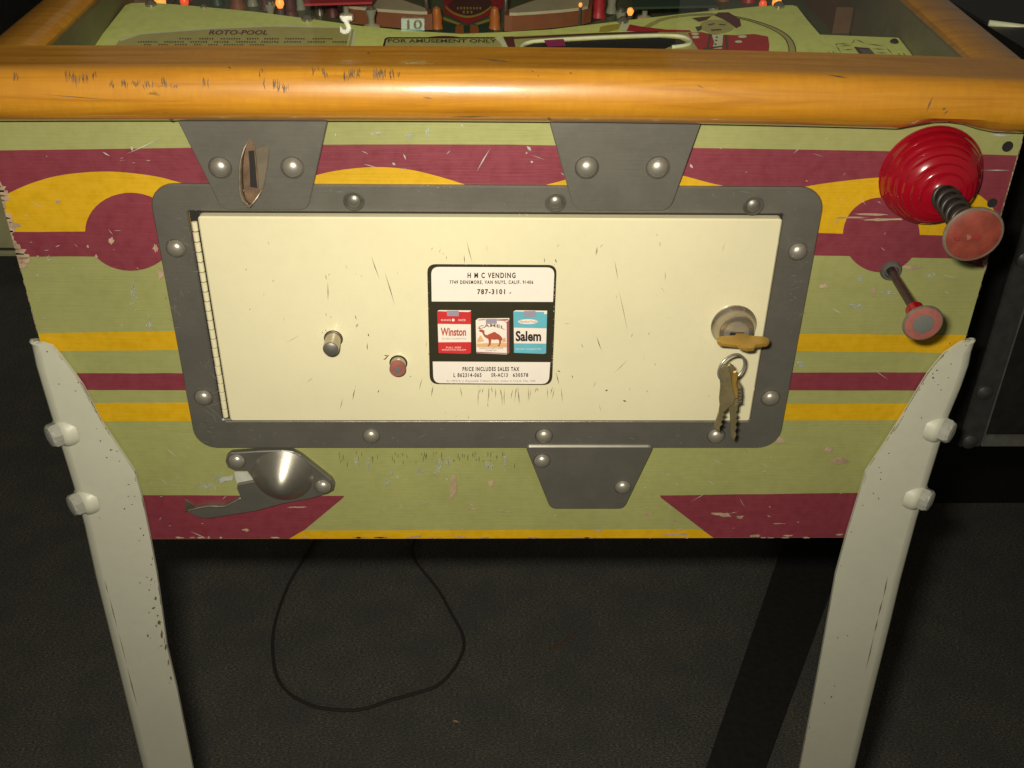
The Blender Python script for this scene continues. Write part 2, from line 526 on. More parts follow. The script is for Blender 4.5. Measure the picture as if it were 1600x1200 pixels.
for a in ((1290, 116, 1326, 122, 2.5), (1458, 150, 1447, 177, 3), (1472, 172, 1478, 168, 4), (1474, 179, 1482, 172, 2), (660, 152, 676, 154, 2.2), (745, 91, 800, 97, 2.5), (60, 147, 175, 156, 1.4), (1088, 132, 1100, 138, 2),
          (855, 184, 862, 188, 4), (262, 186, 272, 187, 4), (573, 82, 578, 84, 3), (355, 104, 362, 107, 2.5), (700, 183, 770, 182, 1.8), (830, 111, 834, 112, 2.5), (840, 118, 842, 119, 3), (890, 113, 894, 115, 2.5)):
    sc.append(stroke(*a))
M['nailmark'] = plain('nail_mark', (0.20, 0.125, 0.065, 1), .6, var=.5)
tag(sheet('nail_scratches', sc, M['nailmark'], lockbar, on_rail), kind='stuff')

# side rails running back from the front rail
def side_rail(sx):
    inn = [(50, 77), (117, 0)] if sx < 0 else [(1518, 92), (1425, 0)]
    out = [(-22, 62), (46, 0)] if sx < 0 else [(1612, 92), (1502, 0)]
    n = Vector((0, -math.sin(TILT), math.cos(TILT))); dzr = -.0040 if sx > 0 else -.0012
    p0 = Vector((0, YT, ZT-0.001+dzr))
    xi = onplane(*inn[0], p0, n).x; xo = onplane(*out[0], p0, n).x
    xo2 = onplane(*out[1], p0, n).x
    xo = (xo+xo2)/2
    w = abs(xo-xi)
    secs = []
    for Y in (YT-0.0005, 0.3, 0.7, 1.32):
        zt = ZT-0.001+dzr+(Y-YT)*math.tan(TILT)
        pr = [(0, -.0068), (0, -.004), (w*.10, -.0014), (w*.28, -.0002), (w*.5, 0), (w*.80, -.0006), (w*.94, -.003), (w, -.010), (w, -.030), (.004, -.030), (.004, -.0068)]
        secs.append([(xi+sx*a, Y, zt+b) for a, b in pr])
    v = [q for s_ in secs for q in s_]; k = len(secs[0]); f = []
    for i in range(len(secs)-1):
        for a in range(k):
            b = (a+1) % k
            f.append((i*k+a, i*k+b, (i+1)*k+b, (i+1)*k+a))
    f.append(tuple(range(k))); f.append(tuple(range(len(v)-k, len(v))))
    o = mesh('side_rail', v, f, M['wood'], mp, True)
    o.data.set_sharp_from_angle(angle=math.radians(30))
    return xi
XIL = side_rail(-1)
XIR = side_rail(1)

# cabinet box
ZP = ZL+0.012
front = box('front_panel', (-HW, 0, ZB), (HW, 0.019, ZP), M['olive'], mp)
tag(front, 'olive plywood front with maroon and yellow stencilled bands and chipped edges')
for sx in (-1, 1):
    x0, x1 = sorted((sx*(HW-0.0005), sx*(HW-0.019)))
    vv = [(x0, 0.0192, ZB), (x1, 0.0192, ZB), (x1, 1.33, ZB), (x0, 1.33, ZB), (x0, 0.0192, ZT-0.032), (x1, 0.0192, ZT-0.032), (x1, 1.33, ZT-0.032+1.29*math.tan(TILT)), (x0, 1.33, ZT-0.032+1.29*math.tan(TILT))]
    mesh('side_panel', vv, [(0, 1, 2, 3), (4, 5, 6, 7), (0, 1, 5, 4), (1, 2, 6, 5), (2, 3, 7, 6), (3, 0, 4, 7)], M['olive'], mp)
box('bottom_board', (-HW+0.0195, 0.0195, ZB+0.012), (HW-0.0195, 1.329, ZB+0.024), M['black'], mp)

YS = -0.0003
def on_front(dy=0.0):
    def g(px, py):
        p = P(px, py, YS-dy)
        p.x = max(-HW+0.0004, min(HW-0.0004, p.x)); p.z = max(ZB+0.0004, p.z)
        return p
    return g
def wob(pts, a=0.5):
    return [(x+random.uniform(-a, a), y+random.uniform(-a, a)) for x, y in pts]
def hline(xa, xb, ya, yb, n=10, bow=0.0):
    return [(xa+(xb-xa)*k/n, ya+(yb-ya)*k/n+bow*4*(k/n)*(1-k/n)+random.uniform(-.35, .35)) for k in range(n+1)]

# painted bands
tm = [(-40, 236), (0, 235), (150, 233), (285, 231), (505, 226), (650, 225.5), (800, 226), (1080, 231), (1240, 233.5), (1380, 236), (1590, 243), (1640, 245)]
sheet('maroon_band', [tm+[(1640, 420), (1250, 330), (260, 330), (-40, 330)]], M['maroon'], front, on_front())
archL = curve2([(-30, 325), (5, 306), (50, 286), (100, 273), (170, 268), (240, 275), (290, 287), (330, 291)], 5)
sheet('yellow_arch', [archL+[(330, 364), (230, 364), (14, 365), (-30, 366)]], M['yellow'], front, on_front(.0003))
archM = curve2([(440, 292), (490, 275), (530, 266), (585, 261), (640, 265), (690, 277), (730, 289), (760, 294)], 5)
sheet('yellow_arch', [archM], M['yellow'], front, on_front(.0003))
archN = curve2([(830, 294), (872, 284), (920, 270), (965, 262), (1010, 263), (1065, 274), (1110, 286), (1140, 292)], 5)
sheet('yellow_arch', [archN], M['yellow'], front, on_front(.0003))
archR = curve2([(1225, 297), (1300, 285), (1380, 277), (1450, 278), (1510, 294), (1546, 318), (1560, 345)], 5)
sheet('yellow_arch', [archR+[(1560, 368), (1476, 368), (1440, 367), (1225, 364)]], M['yellow'], front, on_front(.0003))
sheet('maroon_bar', [[(-10, 365)]+hline(20, 320, 362.5, 361, 8)+hline(320, 34, 400, 401, 8)+[(-10, 402)]], M['maroon'], front, on_front(.0006))
sheet('maroon_bar', [hline(1230, 1640, 363, 372, 10)+hline(1640, 1230, 407, 398, 10)], M['maroon'], front, on_front(.0006))
sheet('maroon_disc', [circ(204, 362, 71, 61, 44)], M['maroon'], front, on_front(.0009))
sheet('maroon_disc', [circ(1377, 367, 60, 58.5, 44)], M['maroon'], front, on_front(.0009))
olive_mask = hline(-40, 330, 401.5, 400, 6)
for nm, a, b, ca, cb, mt in (('yellow_stripe', (20, 521, 300, 517), (20, 549, 300, 547), (1220, 521.5, 1560, 523.5), (1220, 548.5, 1560, 552), 'yellow'),
                             ('maroon_stripe', (60, 583.5, 310, 583), (60, 609.5, 310, 609.5), (1200, 582, 1500, 582), (1200, 609.5, 1500, 610.5), 'maroon'),
                             ('yellow_stripe', (90, 630.5, 330, 628.5), (90, 658, 330, 658), (1190, 631.5, 1480, 630), (1190, 657, 1480, 656.5), 'yellow')):
    for t_, u_ in ((a, b), (ca, cb)):
        sheet(nm, [hline(t_[0], t_[2], t_[1], t_[3])+hline(u_[2], u_[0], u_[3], u_[1])], M[mt], front, on_front())
sheet('maroon_corner', [hline(140, 538, 773.5, 775, 10)+[(536, 778), (460, 846), (140, 846)]], M['maroon'], front, on_front())
sheet('maroon_corner', [[(1033, 778)]+hline(1031, 1440, 774, 769, 10)+[(1440, 846), (1113, 846)]], M['maroon'], front, on_front())
sheet('yellow_stripe', [[(452, 846), (474, 829)]+hline(490, 1085, 829, 827, 16)+[(1096, 828.5), (1106, 834), (1114, 846)]], M['yellow'], front, on_front(.0003))

# chipped paint, scuffs
def blob(cx, cy, rx, ry, n=17, rough=0.38, rot=0.0):
    out = []
    for k in range(n):
        a = 2*math.pi*k/n; q = 1+random.uniform(-rough, rough)
        x, y = rx*q*math.cos(a), ry*q*math.sin(a)
        out.append((cx+x*math.cos(rot)-y*math.sin(rot), cy+x*math.sin(rot)+y*math.cos(rot)))
    return out
ch = [blob(174, 377, 4.5, 5), blob(578, 757, 1, 1), blob(709, 757, 5, 14), blob(706, 775, 3, 5), blob(1295, 702, 6, 4), blob(1312, 720, 14, 5), blob(1219, 688, 7, 6),
      blob(1425, 417, 13, 3), blob(1287, 447, 8, 3), blob(1130, 804, 15, 3, rot=.05), blob(1156, 808, 6, 2.5), blob(1012, 804, 8, 2), blob(934, 830, 6, 1.5), blob(1062, 827, 4, 1.5),
      blob(1056, 813, 4, 1.5), blob(1055, 835, 16, 2.2), blob(1180, 837, 8, 2), blob(1231, 837, 7, 1.5), blob(1312, 835, 5, 1.5), blob(784, 805, 1, 1), blob(90, 315, 4, 2.5), blob(137, 385, 2, 2.5),
      blob(384, 828, 5, 2), blob(650, 838, 10, 1.2), blob(720, 839, 9, 1.2), blob(243, 388, 4, 6), blob(251, 428, 4, 9), blob(1540, 412, 5, 8),
      blob(465, 792.5, 14, .9), blob(785, 799, 14, 1.2, rot=.08), blob(738, 795, 10, 1, rot=.05), blob(767, 755, 4, 5), blob(1217, 818, 9, .8), blob(150, 401, 2, 3), blob(59, 401, 2, 2.5), blob(1365, 335, 28, 1.6, rot=.02), blob(1382, 343, 34, 2, rot=-.02), blob(1330, 340, 26, 1.2),
      blob(1365, 455, 3, 7), blob(500, 200, 1.5, 3)]
# left edge of the front: splintered wood
for y in range(232, 416, 7):
    xe = 12+(y-362)*0.285
    wdt = 9+8*math.sin(y*.13)+random.uniform(-3, 6)
    if y > 366: wdt += 6
    if 205 < y: ch.append([(xe-14, y-5), (xe+wdt, y-4+random.uniform(-2, 2)), (xe+wdt+random.uniform(-4, 4), y+2), (xe+wdt*.8, y+5), (xe-14, y+5)])
for y in range(416, 524, 9):
    xe = 12+(y-362)*0.282
    ch.append([(xe-9, y-5), (xe+random.uniform(1, 3.5), y-4), (xe+random.uniform(0, 2.5), y+5), (xe-9, y+5)])
for y in range(225, 520, 8):
    xe = 1584-(y-272)*0.276
    ch.append([(xe+9, y-5), (xe-random.uniform(0, 2.5), y-4), (xe-random.uniform(0, 2.5), y+5), (xe+9, y+5)])
for k in range(30):
    x = random.uniform(250, 1310); ch.append(blob(x, 840, random.uniform(2, 10), random.uniform(.8, 1.6)))
tag(sheet('paint_chips', ch, M['chip'], front, on_front(.0012)), kind='stuff')
ss = []
for k in range(150):
    zone = random.choice(((20, 1560, 200, 285), (20, 235, 240, 520), (1290, 1520, 240, 640), (540, 1040, 706, 830), (230, 360, 660, 830), (1030, 1330, 706, 830)))
    x, y = random.uniform(zone[0], zone[1]), random.uniform(zone[2], zone[3])
    a = random.gauss(0.1, .5); L = random.expovariate(1/7)+2
    ss.append(stroke(x, y, x+L*math.cos(a), y+L*math.sin(a), random.uniform(.5, 1.3)))
for a in ((197, 241, 252, 216, 1.6), (160, 237, 172, 244, 2), (745, 268, 766, 232, 1.8), (205, 228, 207, 236, 4), (567, 256, 590, 262, 1), (525, 207, 524, 214, 1.6), (720, 193, 725, 199, 2), (945, 254, 948, 262, 2.5),
          (1078, 256, 1083, 263, 4), (823, 228, 830, 236, 5), (821, 240, 824, 238, 3), (829, 252, 833, 254, 4), (1536, 266, 1580, 266, 1.5), (1040, 741, 1048, 741, 1.2), (1007, 761, 1010, 763, 2), (1545, 210, 1580, 213, 4), (613, 254, 618, 258, 4), (630, 240, 634, 250, 2)):
    ss.append(stroke(*a))
tag(sheet('paint_scuffs', ss, M['scuff'], front, on_front(.0014)), kind='stuff')
bs = [blob(208, 453, 3, 20, 14, .3, .1), blob(233, 505, 2.5, 13, 12, .3, .15), blob(347, 745, 14, 4, 14, .5, -.3), blob(330, 760, 16, 4, 14, .5), blob(684, 728, 5, 10), blob(604, 752, 2, 7), blob(557, 722, 2, 6), blob(612, 741, 2, 7), blob(790, 720, 3, 9), blob(640, 211, 5, 4), blob(668, 207, 4, 5),
      blob(765, 728, 6, 9, rot=.5), blob(1251, 569, 9, 4), blob(1344, 434, 3, 5), blob(1390, 457, 7, 2, rot=-.6), blob(1338, 478, 10, 2, rot=-.6), blob(1453, 430, 5, 3), blob(590, 208, 9, 3), blob(655, 737, 8, 3), blob(700, 722, 3, 7), blob(575, 728, 2, 8)]
bs2 = []
for p in bs:
    x0, x1 = min(q[0] for q in p), max(q[0] for q in p); y0, y1 = min(q[1] for q in p), max(q[1] for q in p)
    n = int(6+(x1-x0)*(y1-y0)/18)
    tall = (y1-y0) > (x1-x0)
    for k in range(min(n, 30)):
        x, y = random.gauss((x0+x1)/2, (x1-x0)/4), random.gauss((y0+y1)/2, (y1-y0)/4)
        L = random.uniform(2, 8); a = (1.5 if tall else .1)+random.gauss(0, .4)
        bs2.append(stroke(x-L/2*math.cos(a), y-L/2*math.sin(a), x+L/2*math.cos(a), y+L/2*math.sin(a), random.uniform(.6, 1.8)))
bs = bs2
tag(sheet('blue_scuffs', bs, M['blue_scuff'], front, on_front(.0013)), kind='stuff')
gr = []
for k in range(70):
    x = random.gauss(690, 110) if random.random() < .7 else random.uniform(530, 820)
    if not 525 < x < 822: continue
    y = 704+random.expovariate(1/6); gr.append(stroke(x, y, x+random.uniform(-1.5, 1.5), y+random.uniform(3, 12), random.uniform(.5, 1.1)))
tag(sheet('grime_marks', gr, M['grime'], front, on_front(.0016)), kind='stuff')
for px, py, r in ((1572, 227, .0030), (1548, 315, .0028)):
    lathe('screw_hole', [(r, 0), (r*.9, .0002), (r*.5, .0001), (0, .0001)], P(px, py)-Vector((0, .0019, 0)), (0, -1, 0), M['dark'], front, 14)

# ------------------------------------------------------------------ coin door frame and door
mean = lambda L: sum(L)/len(L)
fxl = mean([P(*q, -.003).x for q in ((237, 325), (250, 407), (272, 517), (290, 600), (299, 667))])
fxr = mean([P(*q, -.003).x for q in ((1287, 332), (1272, 407), (1250, 520), (1235, 600), (1219, 677))])
fzt = mean([P(*q, -.003).z for q in ((262, 290), (500, 289), (800, 290), (1087, 292), (1200, 293))])
fzb = mean([P(*q, -.003).z for q in ((325, 700), (600, 701), (1050, 702), (1175, 700))])
DY = -0.0075
dxl = mean([P(*q, DY).x for q in ((310, 340), (325, 450), (340, 537), (350, 600), (359, 657))])
dxr = mean([P(*q, DY).x for q in ((1224, 345), (1215, 412), (1200, 475), (1187, 565), (1169, 661))])
dzt = mean([P(*q, DY).z for q in ((310, 340), (400, 338), (800, 338.5), (1200, 345))])
dzb = mean([P(*q, DY).z for q in ((359, 657), (400, 658), (800, 659), (1165, 660))])
def rrect(x0, x1, z0, z1, r, n=7):
    out = []
    for cx, cz, a in ((x1-r, z1-r, 0), (x0+r, z1-r, 90), (x0+r, z0+r, 180), (x1-r, z0+r, 270)):
        for k in range(n+1):
            t = math.radians(a+90*k/n); out.append((cx+r*math.cos(t), cz+r*math.sin(t)))
    return out
frame = ring_xz('coin_door_frame', rrect(fxl, fxr, fzb, fzt, .014), rrect(dxl-.0062, dxr+.0012, dzb-.0016, dzt+.0012, .0012), -.003, -.0003, M['steel'], mp)
tag(frame, 'dull grey steel frame with rounded corners and dome bolts')
box('recess', (dxl-.0058, -.0016, dzb-.0012), (dxr+.0010, -.0006, dzt+.0010), M['dark'], frame)
# raised lip along the lower edge of the opening
box('lip', (dxl-.004, -.0048, dzb-.0030), (dxr+.0005, -.0031, dzb-.0018), M['bolt'], frame, .0003)

def bolt(px, py, Y, r, parent, mat='bolt', h=0.62, name='bolt'):
    c = P(px, py, Y)
    pr = [(r*1.08, 0), (r*1.06, r*.10)]
    for k in range(1, 8):
        a = math.pi/2*k/7
        pr.append((r*math.cos(a), r*.10+r*h*math.sin(a)))
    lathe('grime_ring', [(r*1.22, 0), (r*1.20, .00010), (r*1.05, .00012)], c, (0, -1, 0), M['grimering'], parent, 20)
    return lathe(name, pr, c, (0, -1, 0), M[mat], parent, 24)
RB = .00500
for px, py in ((275, 388), (318, 621), (1247, 393), (1204, 622), (580, 681), (850, 681), (1119, 681)):
    bolt(px, py, -.003, RB*random.uniform(.95, 1.03), frame)
for px, py in ((553, 314), (868, 316), (1177, 321)):
    c = P(px, py, -.003)
    lathe('flush_bolt', [(.0060, 0), (.0060, .0003), (.0051, .0005), (.0047, .0002), (.0040, .0002), (.0037, .0008), (.0026, .0014), (.0012, .0016), (0, .0016)], c, (0, -1, 0), M['grimering'], frame, 28)
    lathe('bolt_top', [(.0036, .0009), (.0025, .0017), (.0012, .0020), (0, .0020)], c, (0, -1, 0), M['steel'], frame, 24)

door = plate_xz('coin_door', rounded([(dxl, dzt), (dxr, dzt), (dxr, dzb), (dxl, dzb)], .0022, 4), DY, -.0018, M["cream"], mp, .0009)
tag(door, 'cream enamelled rectangular door with fine scratches and piano hinge')
# piano hinge
NK = 21
za, zb_ = P(304, 348, DY).z, P(350, 655, DY).z
for k in range(NK):
    z1 = za+(zb_-za)*k/NK; z2 = za+(zb_-za)*(k+.88)/NK
    lathe('hinge_knuckle', [(.0012, 0), (.0017, .0003), (.0017, z1-z2-.0003), (.0012, z1-z2)], (dxl-.0026+random.uniform(-.0001, .0001), DY+.0016, z2), (0, 0, 1), M['cream'], door, 12)
def on_door(px, py): return P(px, py, DY-.0002)
ds = []; dfa = []
for a in ((580, 400, 593, 436, 1.2), (601, 425, 617, 478, 1.3), (509, 428, 510, 438, 1), (512, 441, 512.5, 471, 1.3), (509, 489, 510, 494, 1), (725, 398, 726, 412, 1.2), (729, 376, 738, 411, 1.1), (698, 400, 698, 405, 1),
          (574, 535, 574, 548, 1.2), (575, 521, 576, 526, 2), (640, 589, 643, 587, 1.2), (868, 404, 870, 411, 2), (850, 402, 851, 411, 1), (932, 525, 940, 549, 1.3), (555, 606, 551, 626, 1.5), (590, 614, 593, 609, 1.6), (677, 602, 674, 620, 1.4),
          (945, 611, 950, 609, 2.5), (973, 625, 979, 628, 2.5), (894, 586, 895, 591, 1.4), (869, 581, 874, 602, 1.2), (871, 579, 876, 581, 2), (555, 492, 557, 500, 1.2), (600, 555, 606, 556, 2)):
    ds.append(stroke(*a))
ds.append([(598, 561.5), (602, 562), (606, 557.5), (608, 555), (606.5, 554.5), (603, 558.5), (600, 561)])
for k in range(26):
    x = random.choice((random.uniform(690, 880), random.uniform(740, 870))); y = 603+random.uniform(0, 5); L = random.uniform(5, 30)
    ds.append(stroke(x, y, x+random.uniform(-4, 4), y+L, random.uniform(.6, 1.1)))
for k in range(70):
    x, y = random.uniform(380, 1150), random.uniform(360, 650)
    a = random.gauss(1.5, .5); L = random.expovariate(1/6)+1.5
    dfa.append(stroke(x, y, x+L*math.cos(a), y+L*math.sin(a), random.uniform(.6, 1.5)))
for a in ((960, 405, 966, 440, 1.5), (966, 450, 981, 520, 1.2), (933, 385, 931, 400, 3), (660, 590, 655, 610, 1.5), (560, 505, 556, 512, 3)):
    dfa.append(stroke(*a))
tag(sheet('door_scratches', ds, M['scratch'], door, on_door), kind='stuff')
tag(sheet('faint_marks', dfa, M['fadedscratch'], door, on_door), kind='stuff')

# buttons in the door
def pin(name, base, tip, r, mat, prof_tip, parent):
    h = axis_height(base, tip)
    b = P(*base, DY); h = max(h+DY, .004)
    return b, h
bb = P(521, 529, DY)
btn = lathe('coin_button', [(.0052, 0), (.0052, .0003), (.0047, .0005), (.0047, .0120), (.0046, .0124)], bb, (0, -1, 0), M['chrome'], mp, 28)
tag(btn, 'plain worn chrome push button on the cream door')
lathe('button_tip', [(.0046, .0124), (.0043, .0130), (.0030, .0137), (0, .0139)], bb, (0, -1, 0), M['steel'], btn, 28)
lathe('collar', [(.0056, 0), (.0056, .0002), (.0050, .00025)], bb-Vector((0, .0001, 0)), (0, -1, 0), M['dark'], btn, 28)
bb = P(622.5, 567, DY)
btn = lathe('coin_button', [(.0048, 0), (.0046, .0004), (.0046, .0044)], bb, (0, -1, 0), M['chrome'], mp, 28)
tag(btn, 'short push button with faded red cap on the cream door')
lathe('collar', [(.0054, 0), (.0054, .0002), (.0049, .00025)], bb-Vector((0, .0001, 0)), (0, -1, 0), M['dark'], btn, 28)
lathe('red_cap', [(.0046, .0044), (.0048, .0046), (.0048, .0078), (.0044, .0084), (.0022, .0086)], bb, (0, -1, 0), M['pinkface'], btn, 28)
lathe('cap_plug', [(.0021, .0084), (.0019, .0088), (0, .0089)], bb, (0, -1, 0), M['greyface'], btn, 20)

# ------------------------------------------------------------------ metal plates on the front
pl = plate('coin_slot_plate', rounded([(276, 186), (513, 184), (481, 328), (347, 328)], [6, 8, 14, 14]), -.0058, -.0031, M['steel'], mp, .0005)
tag(pl, 'grey steel trapezoid plate with a torn open coin slot')
PYF = -.0058
for q in ((344, 262), (457, 262)): bolt(*q, PYF, .0053, pl)
sheet('slot_hole', [curve2([(386, 222), (393, 219), (399, 235), (402, 265), (405, 292), (398, 312), (388, 320), (382, 300), (380, 260)], 4, True)], M['rust'], pl, lambda x, y: P(x, y, PYF-.0003))
sheet('slot_gap', [[(388, 236), (397, 235), (399, 260), (402, 294), (391, 292), (390, 260)]], M['dark'], pl, lambda x, y: P(x, y, PYF-.0006))
# curled lips of the torn slot: sheet metal bent outwards
def lip(name, path, outs, mat, parent, thick=.0008):
    n = len(path); a = [P(x, y, PYF) for x, y in path]; v = []
    for p, (h, s) in zip(a, outs): v += [p, p+Vector((s*.5, -h*.6, 0)), p+Vector((s, -h, 0))]
    f = [(i*3+k, i*3+k+1, i*3+k+4, i*3+k+3) for i in range(n-1) for k in (0, 1)]
    o = mesh(name, v, f, mat, parent, True)
    md = o.modifiers.new('thickness', 'SOLIDIFY'); md.thickness = thick; md.offset = 0
    return o
lp = [(390, 218), (384, 228), (380, 245), (379, 262), (379, 280), (380, 298), (383, 310), (389, 317)]
lip('torn_lip', lp, [(.0005, 0), (.0030, -.0002), (.0045, -.0006), (.0050, -.0008), (.0052, -.0009), (.0052, -.0008), (.0048, -.0004), (.0040, .0004)], M['torn'], pl)
lip('torn_lip', [(386, 318), (393, 318), (400, 312), (406, 305), (410, 296)], [(.0040, .0002), (.0052, -.0002), (.0046, -.0008), (.0032, -.001), (.0010, -.0005)], M['torn'], pl)
plate('bent_flap', [(398, 232), (416, 226), (421, 232), (418, 262), (412, 294), (404, 300), (402, 270)], PYF-.0009, PYF+.0001, M['stain'], pl, .0004)

pl = plate('blank_plate', rounded([(857, 187), (1097, 190), (1047, 329), (897, 329)], [8, 6, 16, 16]), -.0058, -.0031, M['steel'], mp, .0005)
tag(pl, 'grey steel trapezoid plate with two bright bolts and no slot, under the wooden rail')
for q in ((917, 262), (1028, 262)): bolt(*q, PYF, .0055, pl)
pl = plate('blank_plate', rounded([(820, 697), (1023, 697), (975, 796), (860, 796)], [10, 10, 9, 9]), -.0046, -.0003, M['steel'], mp, .0010)
tag(pl, 'small grey steel trapezoid plate below the door with two uneven bolts')
for q in ((847, 720), (973, 761)): bolt(*q, -.0046, .0048, pl)

# fine scratches worn into the steel
fs = []
for k in range(170):
    x, y = random.choice(((random.uniform(255, 1270), random.uniform(296, 334)), (random.uniform(320, 1190), random.uniform(668, 696)), (random.uniform(255, 300), random.uniform(340, 520)), (random.uniform(1228, 1265), random.uniform(340, 520)), (random.uniform(310, 335), random.uniform(560, 690))))
    if 335 < x < 500 and y < 332 or 885 < x < 1062 and y < 332: continue
    a = random.gauss(0, .5)+random.choice((0, 0, 1.2)); L = random.expovariate(1/7)+1.5
    fs.append(stroke(x, y, x+L*math.cos(a), y+L*math.sin(a), random.uniform(.35, .8)))
M['brightscratch'] = metal('bright_scratch', (.42, .40, .33, 1), .4, .2, .5, .1)
tag(sheet('frame_scratches', fs, M['brightscratch'], frame, lambda x, y: P(x, y, -.0032)), kind='stuff')

# broken coin return cup
cup_out = [(352, 722), (354, 713), (361, 708), (400, 705.5), (440, 704), (458, 706), (470, 712), (518, 750), (523, 759), (521, 767), (512, 772), (487, 779), (440, 788), (400, 799), (350, 807), (322, 811), (308, 808), (289, 799),
           (300, 796), (325, 791), (350, 791), (366, 784), (376, 778), (370, 764), (371, 757), (398, 752), (386, 736), (366, 736), (356, 731)]
cup = plate('coin_return_cup', cup_out, -.0042, -.0003, M['steel'], mp, .0006)
tag(cup, 'broken steel coin return with domed cup and torn tongue bent to one side')
for q in ((370, 720), (505, 760)): bolt(*q, -.0042, .0049, cup)
c = P(442, 744, -.0042)
v = []; f = []
NR, NA = 12, 36
for i in range(NR+1):
    t = i/NR
    for k in range(NA):
        a = 2*math.pi*k/NA
        rx, rz = .0196, .0200
        h = .0150*((1.2806-math.sqrt(t*t+.17)*1.2)-(1.2806-math.sqrt(1.17)*1.2))/.803
        v.append((c.x+rx*t*math.cos(a)+.0006*t*math.cos(a)*math.sin(a), c.y-h, c.z+rz*t*math.sin(a)-.0008*(1-t)))
for i in range(NR):
    for k in range(NA):
        j = (k+1) % NA
        f.append((i*NA+k, i*NA+j, (i+1)*NA+j, (i+1)*NA+k))
mesh('dome', v, f, M['dome'], cup, True)
tube('torn_edge', [P(x, y, -.0047) for x, y in curve2([(291, 798), (300, 796), (325, 791), (350, 791), (366, 784), (376, 778)], 4)], .0006, M['torn'], cup, 6)
# upturned tip of the tongue
v = [P(289, 799, -.0044), P(305, 789, -.0044), P(312, 794, -.0044), P(289, 779, -.0090), P(297, 784, -.0075)]
o = mesh('torn_tip', v, [(0, 1, 4, 3), (1, 2, 4)], M['torn'], cup)
md = o.modifiers.new('thickness', 'SOLIDIFY'); md.thickness = .0007
sheet('bare_patch', [[(366, 737), (386, 737), (397, 751), (371, 756), (368, 748)], blob(355, 748, 10, 4, 12, .5, -.4)], M['scuff'], front, on_front(.0018))

# ------------------------------------------------------------------ lock
lb = P(1146, 508, DY)
lock = lathe('door_lock', [(.0135, 0), (.0135, .0012), (.0125, .0024), (.0110, .0048), (.0104, .0085), (.0098, .0092), (.0086, .0094)], lb, (0, -1, 0), M['chrome'], mp, 36)
tag(lock, 'round steel lock barrel holding the brass key')
lathe('lock_plug', [(.0085, .0094), (.0083, .0088), (.0078, .0088), (.0072, .0100), (.0040, .0104), (0, .0104)], lb, (0, -1, 0), M['bolt'], lock, 30)
box('keyway', (lb.x-.0042, lb.y-.0107, lb.z-.0010), (lb.x+.0042, lb.y-.0098, lb.z+.0010), M['dark'], lock)

# ------------------------------------------------------------------ plunger and ball lifter
pb = P(1452, 274)
HK = axis_height((1452, 271), (1521, 367))
PD = (P(1521, 367, -HK)-pb).normalized()
H1 = .034
prof = [(.0284, -.001), (.0284, .0012), (.0280, .0020), (.0272, .0026)]
steps = [(.0268, .0030), (.0250, .0078), (.0225, .0124), (.0194, .0166), (.0158, .0204), (.0120, .0236), (.0086, .0262)]
for (r0, h0), (r1, h1) in zip(steps, steps[1:]):
    prof += [(r0, h0+.0002), (r0-.0002, h0+.0022), (r1+.0008, h1-.0005), (r1+.0002, h1)]
r0, h0 = steps[-1]
prof += [(r0, h0), (r0-.0010, h0+.0012), (.0066, h0+.0014), (.0064, h0-.004)]
HB = h0+.0014
shooter = lathe('plunger_housing', prof, pb, PD, M['red'], mp, 48, sharp=55)
tag(shooter, 'glossy red stepped cone of the ball plunger')
lathe('rod', [(.0036, HB-.006), (.0036, HK-.004)], pb, PD, M['rod'], shooter, 14)
turns = 5.2; NS = 150
hs, he = HB-.003, HK-.010
tube('spring', [pb+PD*(hs+(he-hs)*i/NS)+Vector((.0062*math.cos(2*math.pi*turns*i/NS), 0, .0062*math.sin(2*math.pi*turns*i/NS))) for i in range(NS+1)], .0012, M['spring'], shooter, 7)
lathe('sleeve', [(.0050, HB-.004), (.0050, he)], pb, PD, M['spring'], shooter, 18)
knob = lathe('plunger_knob', [(.0052, HK-.011), (.0078, HK-.010), (.0088, HK-.0078), (.0130, HK-.0030), (.0143, HK-.0018), (.0146, HK-.0006), (.0141, HK+.0002), (.0134, HK+.0003)], pb, PD, M['pinkface'], mp, 40)
tag(knob, 'big round plunger knob with worn red face and pale rim')
lathe('face', [(.0135, HK+.0003), (.0132, HK+.0005), (.0060, HK+.0008), (0, HK+.0009)], pb, PD, M['redface'], knob, 40)
lathe('rim', [(.0145, HK-.0008), (.0148, HK-.0002), (.0142, HK+.0006), (.0135, HK+.00075), (.0134, HK+.0004)], pb, PD, M['torn'], knob, 40, cap=False)
fy = pb.y-HK-.0022
sheet('wear_spot', [blob(1496, 373, 4, 3, 14, .35), blob(1491, 373, 2, 3, 10, .3)], M['redspot'], knob, lambda x, y: P(x, y, fy))
sheet('pale_spot', [blob(1514, 371, 4, 4.5, 14, .3)], M['pinkface'], knob, lambda x, y: P(x, y, fy))
sheet('wear_spot', [blob(1526, 370, 5, 4.5, 14, .35)], M['redspot'], knob, lambda x, y: P(x, y, fy))

